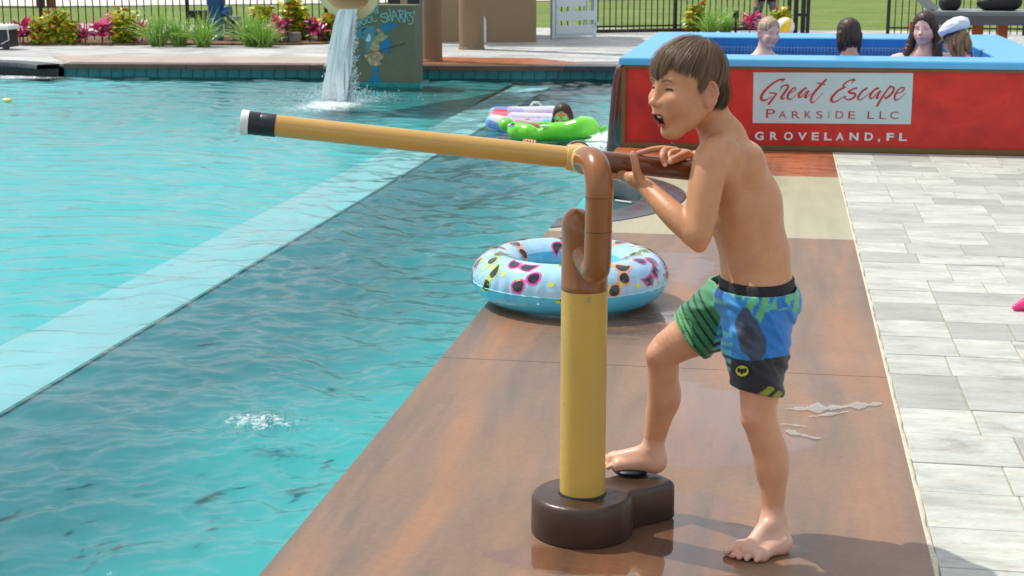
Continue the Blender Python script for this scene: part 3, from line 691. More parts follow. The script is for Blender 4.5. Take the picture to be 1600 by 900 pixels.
def decal(name, poly, u0, v0, ang, sc, off, m, parent):
    """flat print bent on to the tube; poly in metres"""
    poly = np.array(poly)*sc; ca, sa = math.cos(ang), math.sin(ang); q = np.stack([poly[:, 0]*ca-poly[:, 1]*sa, poly[:, 0]*sa+poly[:, 1]*ca], 1)
    c_ = q.mean(0); rings_ = [c_+(q-c_)*f_ for f_ in (1, .66, .33)]; pts = np.concatenate(rings_+[c_[None]]); nq = len(q)
    Vv = v0+pts[:, 1]/RB; U = u0+pts[:, 0]/(RA+RB*np.cos(v0)); V = torus_pt(U, Vv, off)
    F = [(L*nq+k_, L*nq+(k_+1) % nq, (L+1)*nq+(k_+1) % nq, (L+1)*nq+k_) for L in (0, 1) for k_ in range(nq)]+[(2*nq+k_, 2*nq+(k_+1) % nq, 3*nq) for k_ in range(nq)]
    return MB().add(V, F).build(name, m, parent, True)
def lens(cx, k=1.0, up=1): return [(cx*1.25+.025*k*math.cos(a)*(1+.18*math.sin(a)), .0215*k*math.sin(a)*(1-.12*math.cos(a)*up)) for a in np.linspace(0, 2*math.pi, 18, endpoint=False)]
def cat(cx, k=1.0, d=1): return [(cx*1.25+.027*k*x*d, .0215*k*y) for x, y in ((-1, .1), (-.85, .75), (-.2, .85), (.5, .95), (1.25, 1.35), (1.05, .4), (.6, -.55), (0, -.95), (-.6, -.75), (-.95, -.3))]
spec = []
k_ = 0
for row, (v0, cnt, o_) in enumerate(((.34, 13, .1), (1.22, 11, .42), (2.05, 7, .05))):
    for i in range(cnt): spec.append((2*math.pi*(i+o_)/cnt, v0+.10*math.sin(i*2.3+row), [.5, -.7, 1.2, -.25, .9, -1.3][(i*2+row) % 6]+.2*math.sin(i), ['pink', 'orange', 'lime', 'pink', 'lime', 'orange'][(i+row*2) % 6], (i+row) % 2)); 
for (u0, v0, an, cl, kind) in spec:
    for sx in (-1, 1):
        fn = (lambda c_, kk: lens(c_, kk)) if kind else (lambda c_, kk: cat(c_, kk, sx))
        decal('printed_frame', fn(sx*.027, 1.28), u0, v0, an, 1.0, .0012, M_pr[cl], ring); decal('printed_lens', fn(sx*.027, .93), u0, v0, an, 1.0, .0020, M_lens, ring)
    decal('printed_frame', [(-.012, .004), (0, .010), (.012, .004), (.012, -.001), (0, .004), (-.012, -.001)], u0, v0, an, 1, .0013, M_pr[cl], ring)
for i in range(34):
    decal('printed_dot', [(.010*math.cos(a)*(1+.15*(j % 2)), .010*math.sin(a)*(1+.15*(j % 2))) for j, a in enumerate(np.linspace(0, 6.28, 14, endpoint=False))], 2*math.pi*(i*.618 % 1), .15+1.7*((i*.377) % 1), 0, 1, .0011, M_pr['yellow'], ring)

# ================================================================== raised red spa
SX0, SX1, SY0, SY1 = -1.075, 1.86, 10.665, 14.06; IX0, IX1, IY0, IY1 = -.70, 1.475, 11.12, 13.40; RZ = .62
spa = thing('raised_spa', ((SX0+SX1)/2, (SY0+SY1)/2, 0), 'raised rectangular spa with red painted wall and sky blue rim', 'spa')
def m_red():
    t = NT('mottled_red_paint'); v = t.coord((1, 1, 1)); n = t.noise(v, 2.2, 6, .62, .5); n2 = t.noise(v, 11, 5, .7)
    c = t.ramp(n, [(.25, s2l((140, 26, 20))), (.48, s2l((196, 32, 22))), (.75, s2l((222, 56, 28)))]); c = t.mix(t.ramp(n2, [(.5, g(0)), (.8, g(.4))]), c, s2l((118, 32, 22)))
    return t.done(t.pbsdf(c, .45, Normal=t.bump(n2, .4, .003)))
M_red = m_red(); M_blue = mat('sky_blue_painted_rim', (88, 176, 232), .36, .08, 3, .0006, 60); M_blue2 = mat('deep_blue_paint', (10, 118, 196), .4, .08, 3)
M_trim = mat('brown_trim_paint', (112, 88, 46), .5, .15, 6)
def loopbox(name, x0, x1, y0, y1, ix0, ix1, iy0, iy1, prof, m, parent):
    """prof: list of (t, z), t=0 outer edge, t=1 inner edge of the rim"""
    V = []; 
    for t_, z in prof:
        X0, X1, Y0, Y1 = x0+(ix0-x0)*t_, x1+(ix1-x1)*t_, y0+(iy0-y0)*t_, y1+(iy1-y1)*t_; V += [(X0, Y0, z), (X1, Y0, z), (X1, Y1, z), (X0, Y1, z)]
    F = [(i*4+k, i*4+(k+1) % 4, (i+1)*4+(k+1) % 4, (i+1)*4+k) for i in range(len(prof)-1) for k in range(4)]
    return MB().add(V, F).build(name, m, parent)
loopbox('wall', SX0+.02, SX1-.02, SY0+.02, SY1-.02, IX0, IX1, IY0, IY1, [(0, -.05), (0, RZ-.045)], M_red, spa)
MB().box((SX0+.015, (SY0+SY1)/2, -.4), (.02, SY1-SY0-.05, .9)).build('pool_side_wall', M_red, spa)
loopbox('rim', SX0-.012, SX1+.012, SY0-.012, SY1+.012, IX0, IX1, IY0, IY1, [(0, RZ-.05), (0, RZ-.012), (.01, RZ-.003), (.035, RZ), (.965, RZ), (.99, RZ-.003), (1.0, RZ-.012)], M_blue, spa)
loopbox('inner_wall', IX0, IX1, IY0, IY1, IX0, IX1, IY0, IY1, [(0, RZ-.012), (0, RZ-.072)], M_blue2, spa)
def m_mosaic():
    t = NT('blue_mosaic_tile'); tcx = t.n('ShaderNodeTexCoord'); sp = t.n('ShaderNodeSeparateXYZ'); t.put(sp, 0, tcx.outputs['Object']); cb_ = t.n('ShaderNodeCombineXYZ')
    t.put(cb_, 0, t.math('ADD', sp.outputs[0], sp.outputs[1])); t.put(cb_, 1, sp.outputs[2]); b = t.n('ShaderNodeTexBrick'); b.offset = 0; t.put(b, 'Vector', cb_.outputs[0])
    for k_, x_ in (('Scale', 1.0), ('Mortar Size', .003), ('Brick Width', .028), ('Row Height', .028)): b.inputs[k_].default_value = x_
    b.inputs['Color1'].default_value = (*s2l((18, 96, 168)), 1); b.inputs['Color2'].default_value = (*s2l((34, 122, 190)), 1); b.inputs['Mortar'].default_value = (*s2l((120, 160, 190)), 1)
    return t.done(t.pbsdf(b.outputs['Color'], .2))
loopbox('mosaic_band', IX0, IX1, IY0, IY1, IX0, IX1, IY0, IY1, [(0, RZ-.073), (0, RZ-.22)], m_mosaic(), spa)
loopbox('basin', IX0+.001, IX1-.001, IY0+.001, IY1-.001, IX0, IX1, IY0, IY1, [(0, RZ-.2), (0, .05)], M_blue2, spa)
MB().box(((IX0+IX1)/2, (IY0+IY1)/2, -.35), (IX1-IX0, IY1-IY0, .8)).build('basin_floor', M_blue2, spa)
tr = MB()
tr.box(((SX0+SX1)/2, SY0+.012, RZ-.062), (SX1-SX0-.03, .018, .022)); tr.box(((SX0+SX1)/2, SY0+.010, .017), (SX1-SX0-.03, .022, .034)); tr.box((SX0+.022, SY0+.011, RZ/2-.02), (.030, .020, RZ-.11))
tr.box((SX0+.002, SY0+.3, RZ-.062), (.010, .5, .022)); tr.build('trim', M_trim, spa)
sw_ = MB(); ny = 60; xs = np.linspace(IX0, IX1, 90); ys = np.linspace(IY0, IY1, ny); X, Y = np.meshgrid(xs, ys); Z = .505+.0035*waves(X, Y, 4, 20, .1, .5, 1.2, 1.2)*2
i_ = np.arange(90*ny).reshape(ny, 90)
spw = mesh('spa_water', np.stack([X, Y, Z], -1).reshape(-1, 3), np.stack([i_[:-1, :-1], i_[:-1, 1:], i_[1:, 1:], i_[1:, :-1]], -1).reshape(-1, 4), m_water('spa_water_surface', (.75, .93, .99), bump=.4, foam_glint=False), None, True); spw['kind'] = 'structure'
# ---- writing on the spa front
M_sign = mat('pale_grey_sign_paint', (182, 208, 214), .5, .05, 4); M_rpaint = mat('red_sign_paint', (176, 34, 34), .5, .08, 10); M_wpaint = mat('white_sign_paint', (214, 222, 226), .5, .05, 10)
FY = SY0+.02
def SP(px, py, off=0.0): q = PY(px, py, FY-off); return q
q = MB(); cs = [SP(1177.5, 113), SP(1427, 114), SP(1423, 194), SP(1176, 192)]
V = [(c_[0], FY-.004, c_[2]) for c_ in cs]+[(c_[0], FY+.002, c_[2]) for c_ in cs]
q.add(V, [(0, 3, 2, 1), (4, 5, 6, 7), (0, 1, 5, 4), (1, 2, 6, 5), (2, 3, 7, 6), (3, 0, 4, 7)]); q.build('sign_panel', M_sign, spa)
def strokes(name, lst, toP, m, parent, dy, plane='y', wscale=1.0):
    """brush strokes: polylines of (x, y, width) turned into thin raised ribbons with round joints"""
    q = MB(); lay = 0
    for st in lst:
        pts = np.array([toP(x, y) for x, y, w in st]); ws = np.array([w for x, y, w in st], float)*wscale
        # catmull-rom resample
        n_ = len(pts); out_ = []; wo_ = []
        for i in range(n_-1):
            p0, p1, p2, p3 = pts[max(i-1, 0)], pts[i], pts[i+1], pts[min(i+2, n_-1)]
            for t in np.linspace(0, 1, 7, endpoint=(i == n_-2)):
                out_.append(.5*((2*p1)+(-p0+p2)*t+(2*p0-5*p1+4*p2-p3)*t*t+(-p0+3*p1-3*p2+p3)*t**3)); wo_.append(ws[i]+(ws[i+1]-ws[i])*t)
        out_ = np.array(out_); wo_ = np.array(wo_); T = np.gradient(out_, axis=0); T /= np.linalg.norm(T, axis=1)[:, None]+1e-9; lay += 1
        N = np.stack([-T[:, 2], 0*T[:, 0], T[:, 0]], 1); yy = dy-.00015*lay
        V = []
        for c_, nn, w in zip(out_, N, wo_):
            a_ = c_+nn*w/2; b_ = c_-nn*w/2; V += [(a_[0], yy, a_[2]), (b_[0], yy, b_[2])]
        q.add(V, [(2*i, 2*i+1, 2*i+3, 2*i+2) for i in range(len(out_)-1)])
    o = q.build(name, m, parent); return o
GA = [[(700, 185, 12), (640, 195, 34), (560, 215, 34), (440, 290, 36), (320, 400, 44), (250, 500, 52), (240, 570, 52), (290, 600, 40), (370, 570, 18), (440, 525, 8)], [(705, 183, 6), (660, 215, 26), (622, 258, 6)],
      [(390, 460, 26), (460, 455, 28), (540, 470, 26)], [(535, 470, 30), (470, 555, 36), (370, 685, 42)], [(582, 438, 8), (640, 345, 14)], [(610, 345, 22), (690, 310, 26), (755, 310, 30), (745, 370, 36), (680, 460, 42), (625, 545, 42), (650, 572, 30), (700, 545, 12)],
      [(790, 455, 12), (860, 430, 14), (900, 385, 20), (885, 357, 20), (830, 385, 28), (765, 470, 38), (745, 550, 40), (790, 578, 24), (860, 540, 8), (980, 430, 8), (1060, 370, 14)],
      [(1115, 355, 30), (1050, 395, 34), (975, 480, 40), (960, 535, 36), (1010, 530, 20), (1090, 450, 12), (1150, 405, 16)], [(1160, 410, 30), (1110, 480, 36), (1080, 540, 40), (1120, 535, 16), (1190, 470, 8), (1225, 445, 6)],
      [(1495, 190, 34), (1400, 290, 40), (1290, 410, 40), (1210, 530, 40), (1195, 610, 36), (1220, 645, 24), (1290, 600, 8), (1430, 455, 8)], [(1310, 262, 20), (1390, 275, 20), (1475, 298, 16)]]
GB = [[(460, 260, 6), (490, 215, 20), (530, 185, 30)], [(530, 185, 28), (430, 200, 26), (345, 255, 26), (310, 305, 26), (370, 325, 16)], [(340, 325, 26), (230, 380, 34), (130, 480, 40), (100, 550, 46), (130, 583, 34), (200, 570, 20), (290, 510, 12), (350, 475, 10)],
      [(565, 335, 34), (480, 360, 26), (415, 400, 34), (440, 425, 34), (520, 435, 36), (520, 490, 36), (450, 535, 30), (390, 545, 22), (330, 500, 18), (365, 490, 10)], [(745, 335, 34), (660, 390, 32), (590, 480, 36), (580, 530, 34), (620, 548, 20), (690, 505, 12), (790, 420, 10)],
      [(955, 335, 30), (880, 365, 34), (810, 440, 38), (790, 505, 36), (830, 520, 22), (910, 440, 14), (980, 380, 20)], [(990, 380, 30), (940, 450, 34), (910, 515, 34), (950, 510, 16)], [(1165, 295, 28), (1080, 400, 30), (990, 530, 32), (915, 665, 36)],
      [(1100, 360, 22), (1170, 315, 28), (1220, 340, 30), (1190, 420, 36), (1120, 490, 36), (1070, 515, 30), (1050, 490, 14)], [(1270, 430, 12), (1340, 415, 16), (1400, 360, 24), (1390, 330, 22), (1320, 345, 22), (1255, 430, 32), (1230, 510, 34), (1255, 552, 30), (1320, 520, 10), (1445, 418, 8)]]
wpx = (SP(1301, 150)-SP(1300, 150))[0]
strokes('lettering_great', [[(x, y, w/12.31*wpx*1.05) for x, y, w in s_] for s_ in GA], lambda x, y: SP(1170+x/12.31, 108+y/12.3), M_rpaint, spa, FY-.0052)
strokes('lettering_escape', [[(x, y, w/11.43*wpx*1.05) for x, y, w in s_] for s_ in GB], lambda x, y: SP(1290+x/11.43, 108+y/11.43), M_rpaint, spa, FY-.0052)
def word(name, txt, x0, x1, ybase, ycap, m, parent, bold=0.0, first=None):
    """each letter of the built-in sans face scaled into place; txt: list of (char, xleft, xright)"""
    for ch, xa, xb, yb, yc in txt:
        cu = bpy.data.curves.new(name, 'FONT'); cu.body = ch; cu.size = 1; cu.offset = bold; cu.extrude = 0; cu.resolution_u = 4
        to = bpy.data.objects.new('tmp', cu); COL.objects.link(to); dg = bpy.context.evaluated_depsgraph_get(); me = bpy.data.meshes.new_from_object(to.evaluated_get(dg)); bpy.data.objects.remove(to)
        v = np.array([q_.co[:] for q_ in me.vertices]); mn, mxx = v.min(0), v.max(0); a_ = SP(xa, yb); b_ = SP(xb, yc); wx = b_[0]-a_[0]; wz = b_[2]-a_[2]
        sx = wx/(mxx[0]-mn[0]); sz = wz/(mxx[1]-mn[1]); 
        for q_, co in zip(me.vertices, v): q_.co = (a_[0]+(co[0]-mn[0])*sx, FY-.0052, a_[2]+(co[1]-mn[1])*sz)
        me.materials.clear(); me.materials.append(m); o = link('letter', me, parent)
k1 = lambda x: 1170+x/6.154
k2 = lambda y: 160+y/6.154
W1 = [('P', 165, 255, 148, 65), ('A', 287, 362, 150, 84), ('R', 412, 488, 151, 84), ('K', 535, 600, 151, 84), ('S', 645, 710, 153, 84), ('I', 765, 775, 153, 86), ('D', 832, 912, 154, 86), ('E', 955, 1025, 157, 86), ('L', 1140, 1208, 158, 86), ('L', 1254, 1322, 159, 88), ('C', 1357, 1441, 159, 88)]
word('letter', [(c_, k1(a_), k1(b_), k2(d_), k2(e_)) for c_, a_, b_, d_, e_ in W1], 0, 0, 0, 0, M_rpaint, spa, 0.0)
W2 = [('G', 58, 145, 361, 282), ('R', 203, 278, 360, 285), ('O', 337, 425, 362, 285), ('V', 470, 560, 363, 288), ('E', 603, 676, 363, 288), ('L', 722, 800, 364, 290), ('A', 836, 916, 364, 290), ('N', 967, 1056, 365, 291), ('D', 1113, 1196, 366, 291), (',', 1240, 1264, 382, 350), ('F', 1322, 1396, 367, 294), ('L', 1444, 1522, 369, 295)]
word('letter', [(c_, k1(a_), k1(b_), k2(d_), k2(e_)) for c_, a_, b_, d_, e_ in W2], 0, 0, 0, 0, M_wpaint, spa, 0.028)
# thin spill of water down the pool side of the spa
t = NT('falling_water'); v = t.coord((14, 14, 1.2)); n = t.noise(v, 2.2, 5, .65, .3); fac = t.ramp(n, [(.26, g(.40)), (.46, g(1.0))])
tr_ = t.n('ShaderNodeBsdfTransparent'); tr_.inputs[0].default_value = (.93, .98, .98, 1)
d1 = t.n('ShaderNodeBsdfPrincipled'); d1.inputs['Base Color'].default_value = (.93, .96, .97, 1); d1.inputs['Roughness'].default_value = .15; t.put(d1, 'Normal', t.bump(n, .6, .02))
d1.inputs['Subsurface Weight'].default_value = 0.0
ms = t.n('ShaderNodeMixShader'); t.put(ms, 0, fac); t.put(ms, 1, tr_.outputs[0]); t.put(ms, 2, d1.outputs[0]); M_fall = t.done(ms.outputs[0])
def sheetfall(name, pts_l, pts_r, nx, ny, amp, parent, m, seed=0):
    r = np.random.default_rng(seed); u = np.linspace(0, 1, nx)[None, :, None]; A = np.array(pts_l)[:, None, :]; B = np.array(pts_r)[:, None, :]
    G = A*(1-u)+B*u; G = G.reshape(len(pts_l), nx, 3); x = u[0, :, 0]
    ph = r.random((6, 2))*6.28; H = sum(np.sin(x[None, :]*(6+9*k_)+ph[k_, 0]+.6*np.sin(np.linspace(0, 5+k_, len(pts_l))[:, None]+ph[k_, 1])) for k_ in range(6))/3
    G[..., 1] += H*amp; G[..., 0] += H*amp*.4; i = np.arange(G.shape[0]*nx).reshape(-1, nx)
    return mesh(name, G.reshape(-1, 3), np.stack([i[:-1, :-1], i[:-1, 1:], i[1:, 1:], i[1:, :-1]], -1).reshape(-1, 4), m, parent, True)
spf = thing('spillover_waterfall', (SX0-.06, 11.3, WZ), 'thin sheet of white water spilling down the left side of the red spa', 'waterfall')
zz = np.linspace(0, 1, 24); z0 = RZ-.07
for k_ in range(2):
    sheetfall('water_sheet', [(SX0-.02-.07*t_**.5-.012*k_, SY0+.06, z0+(WZ-z0)*t_) for t_ in zz], [(SX0-.02-.07*t_**.5-.012*k_, SY0+1.9, z0+(WZ-z0)*t_) for t_ in zz], 40, 24, .010, spf, M_fall, k_)
# ================================================================== water slide mouth and its waterfall
fb = P(529, 158, WZ); FYY = fb[1]
mo = PY(541, -21, FYY+.05); sl_ = thing('water_slide', (mo[0], mo[1]+.9, 0), 'cream open end of a water slide tube pouring water into the pool', 'water slide')
M_cream = mat('cream_fibreglass', (226, 196, 150), .25, .06, 4, Coat_Weight=.4)
ax = np.array([-.18, -.80, -.34]); ax /= np.linalg.norm(ax); A3 = frame(ax); A3 = np.array([A3[1], A3[2], ax]); R_ = .315
back = [mo-ax*t_+np.array([0, 0, -.03*t_*t_]) for t_ in np.linspace(0, 1.6, 10)]
MB().lathe([(R_-.02, -.9), (R_-.02, -.04), (R_+.02, -.03), (R_+.045, 0), (R_+.035, .03), (R_, .04), (R_-.045, .03), (R_-.06, -.02), (R_-.06, -.9)], mo, 40, A3).build('tube_mouth', M_cream, sl_, True)
e_ = mo-ax*.88
MB().tube([e_, e_-ax*.4+np.array([.0, 0, .10]), e_+np.array([.02, 1.0, .62]), e_+np.array([0, 2.0, 1.3]), e_+np.array([0, 3.2, 2.1])], R_-.02, 28).build('tube', M_cream, sl_, True)
MB().box((e_[0], e_[1]+1.4, .95), (.14, .14, 2.0)).build('support_post', mat('dark_steel_post', (50, 54, 58), .4), sl_)
wf = thing('slide_waterfall', (fb[0], FYY, WZ), 'white column of water falling from the slide mouth into the pool', 'waterfall')
r_ = np.random.default_rng(2)
for k_ in range(7):
    tt = np.linspace(0, 1, 70); off = (k_-3)*.035; xl = []; xr = []
    zt0 = PY(566, 14, FYY)[2]
    for t_ in tt:
        z_ = zt0+(WZ-zt0)*t_**1.25; lpx = 535-29*t_**.8-(3*math.sin(t_*9+k_))*t_; rpx = 563-15*t_**.9+(3*math.sin(t_*7+k_*2))*t_
        a_ = PY(lpx+abs(off)*60, 100, FYY); b_ = PY(rpx-abs(off)*60, 100, FYY); xl.append((a_[0], FYY+off-.05, z_)); xr.append((b_[0], FYY+off-.05, z_))
    sheetfall('water_sheet', xl, xr, 26, 70, .022, wf, M_fall, 10+k_)
dm = MB()
M_drop = mat('white_water_drops', (214, 230, 234), .12, .05, 20)
for i in range(420):
    t_ = r_.random()**.6; side = r_.choice([-1, 1, 1]); z_ = zt0+(WZ-zt0)*t_; cpx = 549-22*t_; w_ = (13+6*t_)
    px = cpx+side*(w_*.75+abs(r_.normal())*9*t_+2); q_ = PY(px, 100, FYY); l_ = .006+.03*r_.random()
    dm.tube([(q_[0], FYY+r_.normal()*.06-.05, z_), (q_[0]+r_.normal()*.004, FYY-.05, z_-l_*.5), (q_[0], FYY-.05, z_-l_)], [.001, .0028+.002*r_.random(), .001], 5)
for i in range(1500):
    a_ = r_.random()*6.28; d_ = abs(r_.normal())*.26; h_ = abs(r_.normal())*.10*math.exp(-d_*2); dm.ell((fb[0]+math.cos(a_)*d_*1.15, FYY+math.sin(a_)*d_, WZ+.012+h_), (.003+.004*r_.random(),)*3, None, 5, 4)
o = dm.build('spray_drops', M_drop, wf, True); o['kind'] = 'stuff'
# splash in the near water: small jets thrown up
c_ = P(418, 668, WZ); sp_ = thing('jet_splash', (c_[0], c_[1], WZ), 'small white patch of bubbling water left of the deck edge', 'splash'); q = MB()
for i in range(520):
    a_ = r_.random()*6.28; d_ = abs(r_.normal())*.6; q_ = (c_[0]+math.cos(a_)*d_*.15, c_[1]+math.sin(a_)*d_*.13, WZ+.006+.024*abs(r_.normal())*math.exp(-d_)); s_ = .0010+.0018*r_.random(); q.ell(q_, (s_*1.4, s_, s_), None, 6, 5)
o = q.build('bubbles', m_water('clear_drops', (.9, .98, .98), foam_glint=False, bump=.2), sp_, True); o['kind'] = 'stuff'
# ================================================================== shark block
BX0, BX1 = P(548, 135, WZ)[0], P(652, 135, WZ)[0]; BY = 16.75; bz = PY(600, 8, BY)[2]
blk = thing('painted_block_wall', ((BX0+BX1)/2, BY+.3, WZ), 'grey green block wall standing in the pool with a painted pool playing shark', 'painted wall')
M_gg = mat('grey_green_stucco', (106, 112, 92), .8, .08, 4, .002, 60); M_br2 = mat('tan_brown_stucco', (134, 112, 86), .8, .08, 3, .002, 50)
MB().box(((BX0+BX1)/2, BY+.18, (bz-.5)/2), (BX1-BX0, .36, bz+.5)).build('wall', M_gg, blk)
MB().box(((BX0+BX1)/2+.02, BY+.17, WZ+.0), (BX1-BX0+.09, .46, .10)).build('tile_footing', mat('aqua_mosaic_tile', (36, 138, 140), .2, .4, 26), blk)
def BP(x, y): return PY(540+x/8.18, 30+y/8.18, BY)
def BT(x, y): return PY(550+x/14.55, y/14.55, BY)
bp_ = (BP(1, 0)-BP(0, 0))[0]; bt_ = (BT(1, 0)-BT(0, 0))[0]
def paint(name, poly, rgb, dy, cr=None):
    pts = [BP(x, y) for x, y in poly]; q = MB(); q.add([(p_[0], BY-dy, p_[2]) for p_ in pts], [tuple(range(len(pts)))]); return q.build(name, cr or mat('mural_'+name, rgb, .7, .08, 12), blk)
def m_print(name, cols, scale):
    t = NT(name); v = t.n('ShaderNodeTexVoronoi'); v.inputs['Scale'].default_value = scale; t.put(v, 'Vector', t.coord()); 
    sp = t.n('ShaderNodeSeparateXYZ'); t.put(sp, 0, v.outputs['Color']); return t.done(t.pbsdf(t.ramp(sp.outputs[0], [(i/len(cols), s2l(c)) for i, c in enumerate(cols)]), .7))
M_flor = m_print('floral_shirt_paint', [(60, 74, 58), (190, 178, 140), (168, 120, 108), (196, 190, 150), (84, 70, 60), (150, 160, 120)], 26)
paint('dorsal_fin', [(425, 95), (470, 60), (540, 42), (620, 55), (688, 85), (610, 110), (560, 145), (520, 188), (485, 175), (455, 130)], (22, 122, 168), .003)
paint('shark_body', [(130, 210), (175, 130), (235, 88), (330, 84), (385, 95), (388, 170), (365, 260), (330, 330), (300, 430), (262, 425), (250, 300), (225, 262)], (76, 138, 152), .003)
paint('shirt', [(385, 115), (430, 120), (470, 150), (500, 200), (560, 215), (470, 280), (430, 330), (430, 400), (490, 430), (480, 500), (450, 590), (370, 600), (320, 590), (270, 510), (230, 460), (290, 420), (310, 350), (345, 300), (385, 200)], (0, 0, 0), .0034, M_flor)
paint('sleeve_fin', [(430, 330), (470, 280), (540, 225), (570, 270), (582, 350), (540, 410), (480, 415), (435, 385)], (20, 122, 172), .0042)
paint('fin_hand', [(480, 405), (600, 405), (560, 432), (500, 428)], (28, 110, 150), .0046); paint('left_fin', [(150, 480), (190, 440), (240, 425), (230, 460), (190, 478)], (34, 116, 150), .0042)
paint('tail', [(340, 598), (410, 598), (418, 700), (450, 770), (520, 828), (220, 828), (300, 775), (350, 700)], (26, 124, 164), .003)
paint('teeth', [(255, 275), (300, 180), (325, 215), (322, 270), (290, 292)], (196, 214, 214), .0044)
paint('eye', [(205, 140), (250, 105), (270, 112), (235, 135), (215, 160)], (20, 54, 66), .0044); paint('nostril', [(208, 190), (235, 180), (238, 200), (215, 208)], (30, 70, 84), .0044)
strokes('cue_stick', [[(765, 308, 12*bp_), (600, 355, 10*bp_), (510, 378, 9*bp_), (400, 405, 9*bp_), (270, 438, 8*bp_)]], BP, mat('dark_brown_paint', (60, 58, 50), .7), blk, BY-.005)
LT = [[(185, 300), (175, 400)], [(240, 270), (190, 330)], [(200, 320), (235, 385)], [(310, 250), (330, 350)], [(330, 350), (420, 300)], [(320, 295), (380, 275)], [(315, 258), (372, 243)],
      [(580, 250), (540, 235), (515, 262), (540, 300), (580, 290), (582, 255)], [(610, 165), (575, 170), (580, 230), (615, 300)], [(560, 215), (605, 205)],
      [(130, 505), (195, 605)], [(130, 508), (165, 480), (205, 492), (205, 530), (170, 560)], [(270, 435), (225, 460), (225, 520), (270, 555), (318, 530), (322, 465), (275, 435)], [(390, 385), (345, 405), (345, 470), (390, 510), (440, 480), (440, 410), (395, 385)], [(445, 350), (480, 430), (505, 490), (580, 465)],
      [(780, 315), (700, 315), (655, 350), (690, 385), (780, 395), (815, 440), (790, 490), (730, 510), (670, 455)], [(780, 275), (820, 370), (860, 480)], [(855, 200), (880, 320), (915, 480)], [(825, 370), (895, 350)], [(935, 480), (935, 340), (955, 240), (1010, 340), (1095, 500)], [(945, 370), (1010, 355)],
      [(1085, 240), (1095, 380), (1100, 430)], [(1040, 248), (1110, 235), (1165, 270), (1150, 320), (1100, 345), (1150, 420), (1195, 515)], [(1215, 210), (1215, 350), (1205, 500)], [(1290, 270), (1230, 340), (1260, 410), (1310, 490)], [(1375, 290), (1330, 285), (1310, 330), (1370, 390), (1395, 450), (1370, 525), (1290, 550)], [(1415, 245), (1405, 340)], [(1412, 380), (1410, 395)]]
strokes('hand_lettering', [[(x, y, (20 if x > 640 else 16)*bt_) for x, y in s_] for s_ in LT], BT, mat('pale_blue_lettering_paint', (142, 206, 208), .7, .05), blk, BY-.005)
# columns + building + pipe + background tube shade
def column(px0, px1, py, label, m):
    a_ = P(px0, py); b_ = P(px1, py); c_ = (a_+b_)/2; r = (b_-a_)[0]/2; t_ = thing('slide_column', (c_[0], c_[1]+r, 0), label, 'column', 'round columns holding up the slide tower')
    MB().lathe([(r+.012, 0), (r+.012, .02), (r, .03), (r, 3.4), (0, 3.4)], (c_[0], c_[1]+r, 0), 36).build('shaft', m, t_, True)
    MB().lathe([(r+.05, 3.4), (r+.05, 3.5), (0, 3.5)], (c_[0], c_[1]+r, 0), 24).build('cap', m, t_, True)
column(655, 688, 97, 'dark brown round column right beside the painted block wall', mat('brown_column_stucco', (136, 110, 84), .8, .1, 3, .002, 50)); column(713, 753, 78, 'tan round column standing between the brown column and the tan building', M_br2)
wl_ = P(690, 66); wr_ = P(838, 66); bld = thing('pump_house', ((wl_[0]+wr_[0])/2-.1, wl_[1]+1, 0), 'plain tan stucco building wall behind the round columns', 'building')
dW = (wr_-wl_); dW[2] = 0; LW = np.linalg.norm(dW)+.6; dW /= np.linalg.norm(dW); nW = np.array([-dW[1], dW[0], 0]); AW = np.array([dW, nW, [0, 0, 1]]); cW = wr_-dW*LW/2
MB().box(cW+nW*1.0+np.array([0, 0, 1.3]), (LW, 2.0, 2.6), AW).build('wall', mat('tan_stucco', (146, 126, 98), .85, .06, 2, .002, 40), bld)
MB().box(cW+nW*1.0+np.array([0, 0, 2.65]), (LW+.3, 2.3, .1), AW).build('roof', mat('grey_roof', (120, 116, 110), .7), bld)
a_ = P(757, 66); pv = thing('white_vent_pipe', a_, 'white pipe with slanted top standing beside the tan round column', 'pipe')
zt2 = PY(755, 22, a_[1])[2]; MB().tube([a_+np.array([.0, 0, 0]), a_+np.array([0, 0, zt2-.10]), a_+np.array([-.02, 0, zt2-.05]), a_+np.array([-.07, 0, zt2])], .03, 16).build('pipe', M_wht, pv, True)
# near-black box standing in for shade of the slide platform behind block top
a_ = P(650, 70); pl = thing('dark_shade_backdrop', P(640, 62), 'dark box standing in for shade of the slide platform above the painted block wall', 'backdrop'); p0 = P(625, 62)
MB().box((p0[0]+.1, p0[1]+.3, .8), (.62, .4, 1.6), None, .02).build('backdrop_body', mat('near_black_shade', (20, 26, 34), .4), pl); MB().box((p0[0]+.1, p0[1]+.09, .8), (.52, .02, 1.4), None, .01).build('backdrop_front', mat('black_shade', (26, 32, 40), .35), pl)
